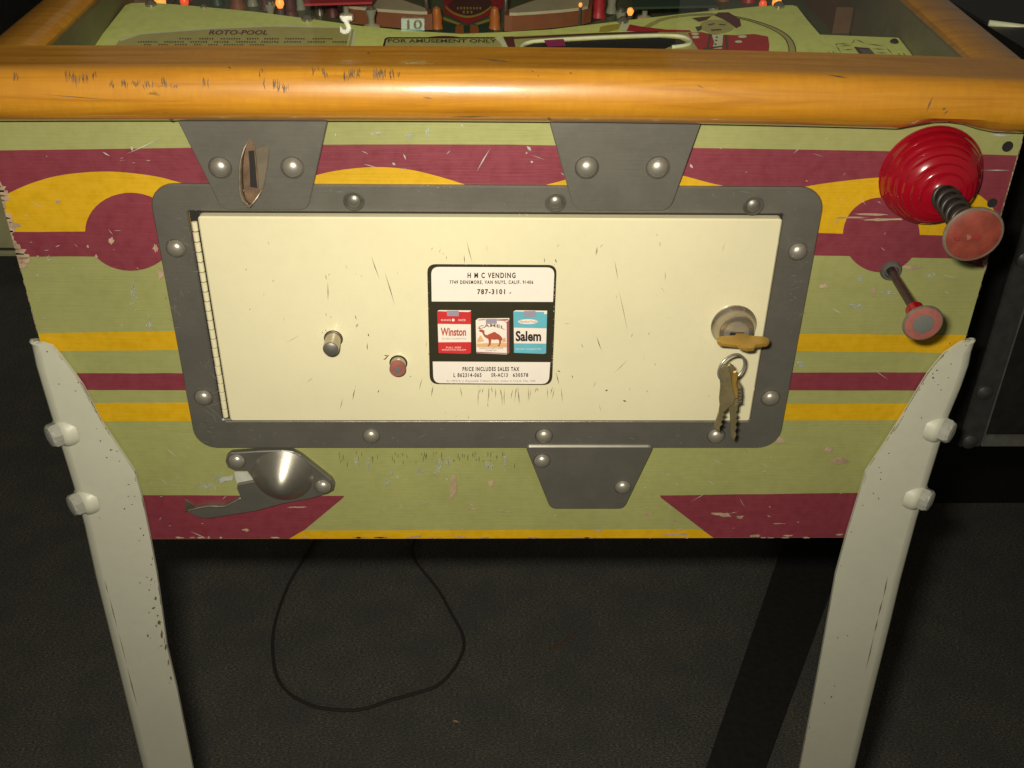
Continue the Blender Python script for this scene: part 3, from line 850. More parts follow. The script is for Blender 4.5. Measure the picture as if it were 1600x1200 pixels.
lb2 = P(1391, 421)
HL = axis_height((1391, 421), (1442, 505))
LD = (P(1442, 505, -HL)-lb2).normalized()
lift = lathe('ball_lifter', [(.0062, 0), (.0062, .0018), (.0052, .0036), (.0040, .0038), (.0036, .0010)], lb2, LD, M['trim'], mp, 24)
tag(lift, 'thin ball lifter rod below the plunger with its ferrule')
lathe('rod', [(.0025, 0), (.0025, HL-.008)], lb2, LD, M['rod'], lift, 16)
lathe('red_collar', [(.0034, HL-.0150), (.0050, HL-.0145), (.0046, HL-.0070), (.0072, HL-.0032)], lb2, LD, M['red'], lift, 24)
lk = lathe('lifter_knob', [(.0060, HL-.0030), (.0098, HL-.0018), (.0106, HL-.0006), (.0102, HL+.0003), (.0056, HL+.0009)], lb2, LD, M['pinkface'], mp, 32)
tag(lk, 'small round lifter knob with grey plug in a faded red face')
lathe('rim', [(.0104, HL-.0010), (.0108, HL-.0003), (.0103, HL+.0006), (.0097, HL+.0008)], lb2, LD, M['torn'], lk, 32, cap=False)
lathe('plug', [(.0057, HL+.0006), (.0055, HL+.0013), (.0040, HL+.0015), (0, HL+.0015)], lb2, LD, M['greyface'], lk, 28)

# ------------------------------------------------------------------ legs
LEG = {
 -1: dict(outer=[(53, 531), (60, 566), (70, 600), (82, 640), (102, 702), (120, 760), (135, 815), (153, 897), (180, 1007), (227, 1200)],
          inner=[(66, 535), (82, 540), (97, 557), (118, 585), (130, 602), (160, 660), (185, 697), (211, 736), (222, 775), (235, 837), (246, 897), (250, 925), (262, 1012), (277, 1075), (302, 1200)]),
  1: dict(outer=[(1517, 529), (1510, 565), (1498, 600), (1477, 650), (1462, 700), (1445, 755), (1429, 807), (1405, 897), (1385, 982), (1362, 1075), (1332, 1200)],
          inner=[(1505, 533), (1497, 537), (1475, 552), (1450, 582), (1437, 603), (1412, 645), (1380, 695), (1352, 737), (1342, 770), (1322, 835), (1305, 897), (1290, 982), (1272, 1080), (1249, 1200)])}
YLEG = -.0034
def leg(sx):
    o_ = [(q.z, q.x) for q in (P(*p, .0025) for p in LEG[sx]['outer'])]
    i_ = [(q.z, q.x) for q in (P(*p, YLEG) for p in LEG[sx]['inner'])]
    def ext(L):
        (z1, x1), (z2, x2) = L[-3], L[-1]
        s = (x2-x1)/(z2-z1)
        return L+[(0.03, x2+s*(0.03-z2))]
    o_, i_ = ext(o_), ext(i_)
    def at(L, z):
        if z >= L[0][0]: return L[0][1]
        for (za_, xa), (zb2, xb) in zip(L, L[1:]):
            if zb2 <= z <= za_: return xa+(xb-xa)*(z-za_)/(zb2-za_)
        return L[-1][1]
    ztop = i_[0][0]
    zs = sorted({ztop}|{z for z, _ in i_ if z < ztop}|{z for z, _ in o_ if z < ztop}|{0.03}|{ZB-.1-.05*k for k in range(8)}, reverse=True)
    v = []; rows = []
    for z in zs:
        xi, xo = at(i_, z), at(o_, z)
        w = abs(xo-xi)
        ch_ = min(.0045, w*.3)
        row = [(xi, YLEG, z), (xi+(xo-xi)*.35, YLEG, z), (xo-sx*ch_*1.5, YLEG, z), (xo-sx*ch_*.55, YLEG+ch_*.30, z), (xo-sx*ch_*.12, YLEG+ch_*.85, z), (xo, YLEG+ch_*1.6, z), (xo, YLEG+ch_*1.65+min(.038, max(.0005, (ztop-z)*1.1)), z)]
        rows.append(row); v += row
    k = len(rows[0]); f = [(i*k+a, i*k+a+1, (i+1)*k+a+1, (i+1)*k+a) for i in range(len(rows)-1) for a in range(k-1)]
    o = mesh('leg', v, f, M['whiteleg'], mp)
    for p_ in o.data.polygons: p_.use_smooth = abs(p_.normal.y) < .985
    md = o.modifiers.new('thickness', 'SOLIDIFY'); md.thickness = .0026; md.offset = 0
    tag(o, 'white painted steel leg with rust along its edges')
    # foot
    xi, xo = at(i_, .03), at(o_, .03)
    lathe('leveller', [(.022, 0), (.022, .006), (.012, .012), (.006, .014), (.006, .045)], ((xi+xo)/2, .02, 0), (0, 0, 1), M['bolt'], o, 20)
    return o, at, i_, o_
for sx, bolts in ((-1, ((92, 678), (122, 786))), (1, ((1475, 672), (1442, 779)))):
    lo, at, i_, o_ = leg(sx)
    for k, (px, py) in enumerate(bolts):
        t = P(px-sx*14, py, -.004)
        xo = at(o_, t.z)
        c = Vector((xo-sx*.0048, -.0005, t.z))
        d = Vector((sx*.72, -.70, 0))
        lathe('bolt_boss', [(.0112, -.004), (.0104, .0012), (.0094, .0030), (.0080, .0040)], c, d, M['whiteleg'], lo, 24)
        hd, u, w = basis(d)
        # hexagonal head with chamfered edge
        vv = []; ff = []
        for r, h, nn in ((.0078, .0030, 12), (.0082, .0038, 12), (.0082, .0080, 12), (.0066, .0100, 12), (.0035, .0106, 12)):
            for q in range(12):
                a = math.pi*2*q/12+.2*k+.35
                rr = r*(1.0 if q % 2 == 0 else .895) if h < .0095 else r
                vv.append(c+hd*h+(u*math.cos(a)+w*math.sin(a))*rr)
        for i in range(4):
            for q in range(12):
                j = (q+1) % 12; ff.append((i*12+q, i*12+j, (i+1)*12+j, (i+1)*12+q))
        ff.append(tuple(range(48, 60)))
        mesh('bolt_head', vv, ff, M['legbolt'], lo)
    # worn paint on the leg edges, shading painted along the fold
    rs = []
    pts = LEG[sx]['inner']
    cum = [0]
    for (xa, ya), (xb, yb) in zip(pts, pts[1:]): cum.append(cum[-1]+math.hypot(xb-xa, yb-ya))
    def edge(u):
        for i in range(len(pts)-1):
            if u <= cum[i+1]:
                t = (u-cum[i])/(cum[i+1]-cum[i])
                return pts[i][0]+(pts[i+1][0]-pts[i][0])*t, pts[i][1]+(pts[i+1][1]-pts[i][1])*t
        return pts[-1]
    for k in range(24):
        u0 = random.choice((random.uniform(5, 260), random.uniform(5, cum[-1]-5), random.uniform(5, cum[-1]-5)))
        L = random.choice((3, 5, 8, 14, 30, 46)); n = max(2, int(L/3)); off = random.choice((0, 0, 1.2, 3))
        wmax = random.uniform(.6, 1.9)
        A_ = [edge(min(cum[-1], u0+L*i/n)) for i in range(n+1)]
        rs.append([(x+sx*off, y) for x, y in A_]+[(x+sx*(off+wmax*random.uniform(.2, 1)), y) for x, y in reversed(A_)])
    if sx < 0:
        for q in ((246, 935, 3, 4), (243, 950, 4, 3), (252, 972, 4, 7), (249, 962, 3, 3), (256, 990, 3, 9), (247, 978, 2, 3), (234, 993, 2, 4), (262, 1012, 2.5, 8), (240, 905, 2, 3), (236, 957, 2, 2), (255, 1009, 4, 1.5), (176, 703, 4, 2), (186, 705, 2, 1.5), (204, 757, 3, 1), (158, 809, 2, 1), (270, 1060, 2, 6), (266, 1035, 1.5, 9)):
            rs.append(blob(q[0]-3, q[1], q[2]*.55, q[3]*.6, 13, .5))
    fold = [(163, 905), (170, 930), (184, 985), (198, 1040), (215, 1105)] if sx < 0 else [(1387, 900), (1380, 935), (1372, 965), (1366, 990), (1352, 1050)]
    for (xa, ya), (xb, yb) in zip(fold, fold[1:]): rs.append(stroke(xa, ya, xb, yb, random.uniform(1, 2)))  # dark strokes paint the crease shade that sets off the fold
    for k in range(26):
        t = random.random(); i = random.randrange(1, len(pts)-1)
        x = pts[i][0]+sx*random.uniform(4, 40); y = pts[i][1]+random.uniform(-20, 20)
        rs.append(blob(x, y, random.uniform(.5, 1.7), random.uniform(.5, 1.4), 7))
    M.setdefault('rust_and_fold_shade', plain('rust_and_fold_shade', (0.20, 0.125, 0.05, 1), 0.8, var=.5))
    yo = YLEG-.0018
    tag(sheet('rust_and_fold_marks', rs, M['rust_and_fold_shade'], lo, lambda x, y: P(x, y, yo)), kind='stuff')

# ------------------------------------------------------------------ vending sticker
K = 220/1257.0
def SK(dy):
    return lambda x, y: P(660+x*K, 400+y*K, DY-.0003-dy)
st_out = rounded([(42, 72), (1200, 80), (1157, 1152), (66, 1144)], [80, 80, 80, 80], 7)
stk = sheet('vending_sticker', [st_out], M['stickerblack'], mp, SK(0))
tag(stk, 'black and white vending sticker with three printed cigarette packs')
sheet('white_field', [rounded([(78, 97), (1180, 102), (1166, 410), (83, 406)], [70, 70, 2, 2], 6)], M['paper'], stk, SK(.00015))
sheet('white_field', [rounded([(92, 942), (1142, 948), (1128, 1143), (99, 1135)], [2, 2, 66, 66], 6)], M['paper'], stk, SK(.00015))
T = SK(.0003)
def txt(s, bx, mat='ink', bold=.03, place=T, **k):
    if mat == 'ink' and s.upper() == s: k.setdefault('space', 1.28)
    return text_mesh('lettering', s, bx, M[mat], stk, place, bold, **k)
txt('H M C VENDING', (403, 148, 832, 198), bold=.03)
txt('7749 DENSMORE, VAN NUYS, CALIF. 91406', (243, 217, 990, 256), bold=.03)
txt('787-3101', (490, 295, 738, 343), bold=.035)
sheet('smudge', [blob(783, 330, 11, 6, 9, .4, -.6)], M['inkgrey'], stk, T)
txt('PRICE INCLUDES SALES TAX', (358, 990, 865, 1028), bold=.035)
txt('L 862314-065', (278, 1044, 527, 1082), bold=.03)
txt('SR-AC13', (615, 1045, 762, 1080), bold=.03)
txt('630578', (808, 1045, 944, 1080), bold=.03)
txt('© 1973 R. J. Reynolds Tobacco Co., Litho in U.S.A. No. 200', (215, 1106, 1008, 1128), 'inkgrey', 0.0)
A1, A2, A3 = SK(.0003), SK(.00045), SK(.0006)
# red pack
sheet('red_pack', [[(132, 492), (410, 496), (434, 490), (434, 866), (405, 874), (145, 866)]], M['pkred'], stk, A1)
sheet('pack_top', [[(132, 492), (150, 483), (432, 485), (434, 492), (410, 500)]], M['pkwhite'], stk, A2)
sheet('tax_stamp', [[(218, 488), (325, 488), (325, 538), (220, 536)]], M['pkgrey'], stk, A3)
sheet('pack_band', [[(137, 606), (432, 610), (434, 768), (142, 770)]], M['pkwhite'], stk, A2)
def winston():
    txt('Winston', (163, 640, 390, 714), 'pkbrown', .03, A3)
winston()
txt('FILTER CIGARETTES', (175, 732, 390, 745), 'inkgrey', 0, A3)
txt('KING      SIZE', (168, 564, 386, 580), 'pkwhite', 0, A3)
sheet('seal', [circ(275, 572, 13, 13, 14)], M['pkwhite'], stk, A3)
txt('FULL SIZE', (212, 810, 345, 824), 'pkwhite', 0, A3)
txt('WINSTON-SALEM', (172, 832, 388, 844), 'pkwhite', 0, A3)
sheet('pack_edge', [[(410, 500), (434, 492), (434, 866), (412, 872)]], M['pkside'] if False else M['pkred'], stk, SK(.0004))
# camel pack
sheet('camel_pack', [[(476, 575), (500, 556), (776, 554), (776, 858), (752, 878), (482, 866)]], M['pkwhite'], stk, A1)
sheet('pack_edge', [[(752, 590), (776, 566), (776, 856), (754, 876)]], M['pkside'], stk, A2)
sheet('pack_edge', [[(560, 572), (500, 575), (498, 568), (560, 564)], [(665, 566), (772, 562), (760, 576), (730, 578), (752, 592), (752, 600), (725, 578), (665, 576)]], M['pkside'], stk, A2)
sheet('pack_edge', [[(482, 855), (752, 866), (752, 874), (482, 864)]], M['pkside'], stk, A2)
sheet('tax_stamp', [[(565, 562), (664, 560), (664, 604), (567, 606)]], M['pkgrey'], stk, A3)
txt('CAMEL', (498, 606, 734, 636), 'inkgrey', .035, A3, warp=lambda u, x, y: (x, y+26*(2*u-1)**2-2), space=1.1)
camel = [(506, 664), (514, 655), (528, 655), (540, 660), (552, 664), (555, 676), (553, 690), (562, 702), (578, 706), (596, 696), (616, 688), (634, 679), (650, 678), (664, 690), (684, 700), (700, 716), (712, 730), (712, 752), (704, 756),
         (703, 775), (694, 790), (690, 805), (676, 806), (672, 797), (682, 792), (686, 772), (684, 752), (668, 745), (640, 748), (616, 745), (612, 770), (608, 796), (598, 800), (592, 808), (580, 806), (584, 796), (592, 788), (592, 760),
         (588, 742), (570, 732), (552, 720), (540, 700), (534, 684), (522, 678), (510, 676)]
sheet('camel', [camel], M['pkbrown'], stk, A3)
sheet('desert', [[(484, 782), (560, 778), (752, 776), (752, 816), (484, 812)], [(490, 745), (520, 705), (552, 760), (490, 775)], [(715, 735), (738, 728), (748, 765), (712, 775)]], M['pktan'], stk, SK(.00050))
txt('TURKISH & DOMESTIC BLEND', (500, 815, 722, 830), 'inkgrey', 0, A3)
txt('CIGARETTES', (562, 836, 660, 850), 'inkgrey', 0, A3)
# teal pack
sheet('teal_pack', [[(812, 495), (835, 484), (1114, 488), (1104, 868), (1082, 874), (818, 864)]], M['pkteal'], stk, A1)
sheet('pack_top', [[(812, 495), (835, 484), (1114, 488), (1112, 516), (1085, 520), (1088, 500)]], M['pkwhite'], stk, A2)
sheet('tax_stamp', [[(908, 490), (1010, 490), (1008, 545), (910, 543)]], M['pkgrey'], stk, A3)
sheet('pack_band', [[(817, 640), (1108, 646), (1104, 782), (818, 780)]], M['pkwhite'], stk, A2)
sheet('oval', [circ(942, 586, 88, 22, 26)], M['pkwhite'], stk, A2)
txt('Menthol Fresh', (868, 574, 1022, 597), 'inkgrey', .0, A3)
txt('Salem', (832, 668, 1060, 762), 'ink', .035, A3)
txt('FILTER CIGARETTES', (835, 826, 1060, 836), 'pkwhite', 0, A3)
wr = []
for k in range(60):
    s = random.random()
    side = random.randrange(4)
    x, y = ((random.uniform(50, 1190), 78) if side == 0 else (random.uniform(70, 1150), 1142) if side == 1 else (52+random.uniform(-4, 6), random.uniform(150, 1050)) if side == 2 else (1185-30*s, 150+900*s))
    wr.append(blob(x, y, random.uniform(1.5, 5), random.uniform(1.5, 5), 7))
tag(sheet('edge_wear', wr, M['chip'], stk, SK(.0004)), kind='stuff')

# ------------------------------------------------------------------ playfield under the glass
N_ = Vector((0, -math.sin(TILT), math.cos(TILT)))
GP0 = Vector((0, YT, ZT-.006))          # glass plane
AP0 = Vector((0, YT, ZT-.036))          # apron plane
PP0 = Vector((0, YT, ZT-.052))          # playing surface
TA = math.radians(9.5)
NA = Vector((0, -math.sin(TA), math.cos(TA)))
def on_ap(d=0.0): return lambda x, y: onplane(x, y, AP0+NA*d, NA)
def on_pf(d=0.0): return lambda x, y: onplane(x, y, PP0+N_*d, N_)
def slope_z(p0, Y): return p0.z+(Y-YT)*math.tan(TILT)
M['playfield'] = paint('playfield_green', (0.13, 0.16, 0.075, 1), .35, .4)
M['apron'] = paint('apron_pale_green', (0.82, 0.88, 0.25, 1), .4, .08, .03)
M['card'] = plain('card_olive', (0.52, 0.46, 0.15, 1), .5)
M['apronlight'] = plain('apron_rim', (0.80, 0.82, 0.52, 1), .4)
M['sidewood'] = paint('inner_side', (0.16, 0.15, 0.075, 1), .5, .4)
M['lanewood'] = paint('shooter_lane_wood', (0.17, 0.085, 0.035, 1), .5, .3)
M['flip'] = plain('flipper_cream', (0.60, 0.52, 0.33, 1), .4)
M['rubber'] = plain('flipper_rubber', (0.26, 0.085, 0.030, 1), .6)
M['darkgreen'] = plain('dark_green_print_and_shadow', (0.030, 0.065, 0.035, 1), .5)
M['pfred'] = plain('playfield_red', (0.50, 0.030, 0.035, 1), .45)
M['pfyellow'] = plain('playfield_yellow', (0.50, 0.40, 0.06, 1), .45)
M['pforange'] = plain('orange_plastic', (0.50, 0.15, 0.03, 1), .35)
M['maroonink'] = plain('maroon_ink', (0.13, 0.035, 0.03, 1), .5)
M['brownink'] = plain('brown_ink', (0.10, 0.075, 0.03, 1), .5)
M['magenta'] = plain('magenta_print', (0.35, 0.03, 0.12, 1), .5)
M['lamp'] = plain('lit_amber_bulb', (0.9, 0.4, 0.08, 1), .3, emit=(1, 0.33, 0.06, 1), es=1.3)
M['lampred'] = plain('lit_red_bulb', (0.8, 0.1, 0.04, 1), .3, emit=(1, 0.09, 0.02, 1), es=.7)
M['clear'] = plain('clear_plastic', (0.35, 0.34, 0.24, 1), .15, coat=.6)

Y2 = 1.28
board = mesh('playfield', [(XIL+.002, YT+.002, slope_z(PP0, YT+.002)), (XIR-.002, YT+.002, slope_z(PP0, YT+.002)), (XIR-.002, Y2, slope_z(PP0, Y2)), (XIL+.002, Y2, slope_z(PP0, Y2)),
                           (XIL+.002, YT+.002, slope_z(PP0, YT)-.012), (XIR-.002, YT+.002, slope_z(PP0, YT)-.012), (XIR-.002, Y2, slope_z(PP0, Y2)-.012), (XIL+.002, Y2, slope_z(PP0, Y2)-.012)],
             [(0, 1, 2, 3), (4, 5, 6, 7), (0, 1, 5, 4), (1, 2, 6, 5), (2, 3, 7, 6), (3, 0, 4, 7)], M['playfield'], mp)
tag(board, 'dark green playfield with printed art under the glass')
for sx, xi in ((-1, XIL), (1, XIR)):
    x0, x1 = sorted((xi+sx*.0005, xi-sx*.0015))
    a0, b0 = slope_z(PP0, YT+.002)+.0005, slope_z(GP0, YT)-.002
    a1, b1 = slope_z(PP0, Y2)+.0005, slope_z(GP0, Y2)-.002
    mesh('inner_side', [(x0, YT+.003, a0), (x1, YT+.003, a0), (x1, Y2, a1), (x0, Y2, a1), (x0, YT+.003, b0), (x1, YT+.003, b0), (x1, Y2, b1), (x0, Y2, b1)],
         [(0, 1, 2, 3), (4, 5, 6, 7), (0, 1, 5, 4), (1, 2, 6, 5), (2, 3, 7, 6), (3, 0, 4, 7)], M['sidewood'], mp)
def slab(name, px, d0, d1, mat, parent, p0=AP0):
    n = len(px); nn = NA if p0 is AP0 else N_
    v = [onplane(x, y, p0+nn*d1, nn) for x, y in px]
    v += [q-nn*(d1-d0) for q in v]
    f = [tuple(range(n)), tuple(range(2*n-1, n-1, -1))]+[(i, (i+1) % n, n+(i+1) % n, n+i) for i in range(n)]
    return mesh(name, v, f, mat, parent)
apron_px = [(118, 100), (143, 75), (196, 8), (205, 5), (235, 4), (300, 9), (400, 18.5), (480, 29), (560, 40), (640, 48), (720, 53), (790, 50), (860, 46), (960, 34), (1080, 20), (1195, 9), (1238, 8), (1245, 10), (1262, 32), (1281, 54), (1404, 59), (1428, 90), (1434, 104)]
apron = slab('apron', apron_px, -.0155, 0, M['apron'], mp)
tag(apron, 'pale green apron with printed cards and art at the front of the playfield')
# printed cards on the apron
A = on_ap(.0003); B2 = on_ap(.0006); B3 = on_ap(.0009)
sheet('instruction_card', [[(172, 84), (186, 63), (218, 52), (330, 44), (430, 40), (540, 43), (555, 47), (546, 86)]], M['card'], apron, A)
sheet('card_rim', [[(186, 63), (218, 52), (330, 43.5), (430, 39.5), (540, 42), (540, 44), (430, 41.5), (330, 45.5), (219, 54), (190, 64)], [(553, 46), (558, 47), (549, 86), (546, 86)], [(548, 45), (550, 45.5), (542, 80), (540, 80)]], M['apronlight'], apron, B2)
text_mesh('lettering', 'ROTO-POOL', (326, 47, 418, 54), M['maroonink'], apron, B3, .02, .25)
for row, (y, xa, xb) in enumerate(((60.5, 280, 525), (65.5, 215, 524), (70, 225, 415))):
    x = xa; dash = []
    while x < xb:
        L = random.uniform(14, 36); n = int(L/4)
        for q in range(n):
            dash.append([(x+q*4, y+random.uniform(-1.5, -.3)), (x+q*4+2.6, y-1.4), (x+q*4+2.3, y+1.2), (x+q*4+.3, y+random.uniform(.2, 1.4))])
        x += L+7
    tag(sheet('small_print', dash, M['brownink'], apron, B3), kind='stuff')
sheet('amusement_card', [[(598, 80), (603, 60.5), (608, 59), (780, 59), (784, 62), (788, 80)]], M['card'], apron, A)
sheet('card_border', [[(596, 80), (601, 60.5), (606, 58), (782, 58), (781, 60), (607, 60), (603.5, 62), (599.5, 80)]], M['ink'], apron, B2)
text_mesh('lettering', 'FOR AMUSEMENT ONLY', (606, 61, 776, 66.5), M['brownink'], apron, B3, .02)
sheet('red_cap_print', [curve2([(665, 58.5), (680, 56.5), (694, 56), (708, 56.5), (722, 58.5)], 3)], M['maroonink'], apron, B3)
sheet('horn_print', [[(772, 59), (782, 57), (788, 63), (793, 74), (787, 76), (781, 66)]], M['apronlight'], apron, B3)
sheet('dark_print', [[(786, 57.5), (802, 57), (806, 76), (795, 76)]], M['maroonink'], apron, B2)
# ball window
sheet('window_band', [[(786, 57), (940, 51), (1072, 49), (1094, 80), (800, 80)]], M['card'], apron, A)
sheet('maroon_edge', [[(800, 58), (940, 51), (1030, 48.5), (1028, 51), (940, 54), (802, 61)]], M['maroonink'], apron, B2)
rim = curve2([(812, 80), (816, 71), (826, 66), (850, 63), (940, 58), (1030, 55), (1066, 57), (1079, 64), (1074, 70), (1050, 73.5)], 4)
sheet('ball_window', [[(815, 80), (821, 71.5), (835, 67.5), (940, 62), (1030, 58.5), (1062, 61), (1072, 65.5), (1066, 69.5), (1046, 73), (1030, 80)]], M['dark'], apron, B2)
pts = [onplane(x, y, AP0+NA*.0012, NA) for x, y in rim]
tube('window_rim', pts, .0012, M['apronlight'], apron, 6)
sheet('magenta_patch', [[(848, 59.5), (880, 58), (884, 72), (856, 73)]], M['magenta'], apron, on_ap(.0018))
# printed man in a red jacket inside a ring
ringp = [(1008, 43), (1030, 32), (1062, 25), (1110, 22)]; 
arc_o = curve2([(1003, 44), (1026, 31), (1060, 24), (1112, 21), (1160, 27), (1205, 40), (1232, 55), (1243, 72), (1244, 92)], 4)
arc_i = curve2([(1012, 44), (1034, 33), (1064, 26.5), (1112, 24), (1158, 30), (1198, 43), (1222, 57), (1231, 72), (1232, 92)], 4)
sheet('ring_print', [[arc_o[i], arc_o[i+1], arc_i[i+1], arc_i[i]] for i in range(len(arc_o)-1)], M['card'], apron, A)
sheet('ring_outline', [[arc_o[i], arc_o[i+1], (arc_o[i+1][0]-1.6, arc_o[i+1][1]+.7), (arc_o[i][0]-1.6, arc_o[i][1]+.7)] for i in range(len(arc_o)-1)]+[[arc_i[i], arc_i[i+1], (arc_i[i+1][0]+1.6, arc_i[i+1][1]-.6), (arc_i[i][0]+1.6, arc_i[i][1]-.6)] for i in range(len(arc_i)-1)], M['brownink'], apron, B2)
sheet('sleeve_print', [[(978, 48), (984, 38), (1000, 41), (1040, 46), (1078, 47), (1080, 50), (1000, 50)]], M['pfred'], apron, B2)
sheet('glove_print', [[(936, 50), (938, 42), (950, 39), (968, 37), (984, 38), (980, 47), (966, 46), (948, 50)]], M['pfyellow'], apron, B2)
sheet('cuff_print', [[(966, 47), (971, 36), (984, 38), (979, 48)]], M['apronlight'], apron, B3)
sheet('jacket_print', [[(1074, 51), (1096, 50), (1110, 53), (1150, 55), (1178, 53), (1200, 57), (1202, 70), (1200, 92), (1102, 92), (1090, 76)]], M['pfred'], apron, B2)
sheet('shirt_print', [[(1112, 54), (1130, 54), (1128, 76), (1113, 76), (1116, 66)]], M['apronlight'], apron, B3)
sheet('buttons_print', [circ(1120, 58, 2, 1.2, 8), circ(1119, 63, 2, 1.2, 8), circ(1118, 69, 2, 1.2, 8), [(1108, 52), (1112, 54), (1107, 74), (1104, 74)], [(1132, 54), (1136, 55), (1138, 76), (1134, 76)], [(1098, 75), (1130, 71), (1131, 73), (1099, 78)]], M['brownink'], apron, on_ap(.0012))
sheet('epaulette_print', [circ(1086, 53, 6, 2, 10), circ(1087, 58, 6, 2, 10), circ(1160, 57, 7, 2.2, 10), circ(1154, 65, 6, 2, 10)], M['apronlight'], apron, B3)
sheet('face_print', [curve2([(1096, 36), (1108, 31), (1126, 31), (1140, 36), (1146, 45), (1134, 51), (1116, 53), (1102, 49), (1094, 43)], 3, True)], M['card'], apron, B2)
sheet('cap_print', [[(1116, 24), (1122, 19.5), (1138, 19), (1145, 23), (1156, 30), (1158, 40), (1150, 44), (1140, 36), (1128, 29)], [(1081, 28), (1100, 26), (1112, 25), (1104, 31), (1092, 34)]], M['maroonink'], apron, B3)
sheet('features_print', [[(1106, 38), (1116, 36), (1117, 37.5), (1107, 39.5)], [(1124, 37), (1134, 38), (1133, 39.5), (1123, 38.5)], [(1110, 46), (1126, 45), (1128, 47), (1112, 48)], [(1086, 42), (1097, 40), (1096, 46), (1090, 49)]], M['brownink'], apron, on_ap(.0012))
# score-card drawing at the shooter end
ln = []
for a in ((1304, 69, 1310, 69), (1305, 68, 1315, 85), (1330, 69, 1336, 61), (1336, 61, 1352, 68), (1352, 68, 1383, 72), (1383, 72, 1396, 87), (1310, 72, 1332, 71), (1316, 78, 1334, 77), (1362, 76, 1384, 77), (1368, 82, 1388, 83), (1293, 80, 1299, 85), (1300, 79, 1305, 85), (1402, 82, 1408, 88), (1410, 82, 1416, 88), (1305, 68, 1330, 69)):
    ln.append(stroke(*a, 1.3))
sheet('line_drawing', ln, M['brownink'], apron, A)
sheet('drawing_fill', [[(1334, 73), (1358, 75), (1370, 87), (1344, 86)]], M['greyface'], apron, A)
sheet('drawing_frame', [[(1334, 73), (1340, 73.5), (1350, 86), (1344, 86)], [(1334, 73), (1358, 75), (1360, 77), (1338, 75)]], M['maroonink'], apron, B2)
def screw(px, py, p0, r, parent, mat='chrome'):
    lathe('screw', [(r, 0), (r*.95, r*.35), (r*.5, r*.75), (0, r*.85)], onplane(px, py, p0, NA), NA, M[mat], parent, 16)
for px, py in ((236, 8), (480, 31), (973, 34), (1217, 10)): screw(px, py, AP0, .0038, apron)
screw(1397, 66, AP0, .0026, apron, 'dark')
screw(318, 11, AP0, .0022, apron)

# flippers
def flipper(px_top, h0, h1):
    fp = slab('flipper', px_top, h0, h1, M['rubber'], mp, PP0)
    tag(fp, 'cream topped flipper with brown rubber under the glass')
    c = Vector((mean([x for x, _ in px_top]), mean([y for _, y in px_top])))
    ins = [((x-c.x)*.90+c.x, (y-c.y)*.80+c.y) for x, y in px_top]
    slab('flipper_top', ins, h1+.0002, h1+.0022, M['flip'], fp, PP0)
flipper(curve2([(535, -20), (560, -26), (660, 10), (672, 18), (664, 22), (548, 12), (535, 2)], 3, True), .003, .014)
flipper(curve2([(925, -20), (905, -26), (800, 12), (790, 20), (800, 24), (912, 14), (926, 2)], 3, True), .003, .014)
# painted flipper shadows, then printed art between the flippers
sheet('flipper_shadow', [[(500, 18), (560, 14), (690, 46), (690, 54), (560, 40)]], M['darkgreen'], board, on_pf(.0003))  # dark green sheets drawn as the shadow beneath each flipper
sheet('flipper_shadow', [[(965, 20), (905, 16), (785, 46), (785, 54), (905, 42)]], M['darkgreen'], board, on_pf(.0003))
sheet('red_print', [[(692, -14), (790, -14), (786, 12), (768, 22), (740, 34), (730, 38), (718, 32), (694, 20)]], M['pfred'], board, on_pf(.0006))
sheet('oval_print', [curve2([(700, 8), (715, -4), (740, -8), (762, -3), (768, 8), (752, 20), (730, 24), (712, 18)], 3, True)], M['maroonink'], board, on_pf(.0009))
arcy = curve2([(696, 12), (708, 22), (730, 28), (752, 23), (768, 12)], 4)
sheet('yellow_print', [[arcy[i], arcy[i+1], (arcy[i+1][0], arcy[i+1][1]-3.4), (arcy[i][0], arcy[i][1]-3.4)] for i in range(len(arcy)-1)]+[[(692, 26), (720, 37), (716, 39), (690, 30)], [(770, 27), (742, 37), (746, 39), (772, 31)]], M['pfyellow'], board, on_pf(.0012))
sheet('small_print', [[(x, 11+random.uniform(-.5, .5)), (x+3, 11), (x+2.6, 15), (x+.3, 14.5)] for x in range(714, 750, 5)]+[[(x, 17), (x+3.4, 17), (x+3, 21), (x+.3, 21)] for x in range(723, 741, 6)], M['pfyellow'], board, on_pf(.0015))
sheet('teal_print', [[(690, 34), (716, 40), (728, 40), (742, 40), (770, 35), (772, 50), (690, 50)]], M['darkgreen'], board, on_pf(.0003))
sheet('orange_print', [[(712, 40), (724, 38), (725, 53), (711, 53)], [(735, 38), (747, 40), (749, 53), (734, 53)]], M['pforange'], board, on_pf(.0006))
for px in (683, 773):
    lathe('post', [(.0045, 0), (.0036, .004), (.0040, .008), (.0026, .014), (0, .0155)], onplane(px, 44, PP0, N_), N_, M['pforange'], mp, 16)
for px in (667, 790):
    lathe('metal_post', [(.0022, 0), (.0014, .003), (.0018, .012), (.0012, .022), (0, .024)], onplane(px, 36, PP0, N_), N_, M['chrome'], mp, 12)
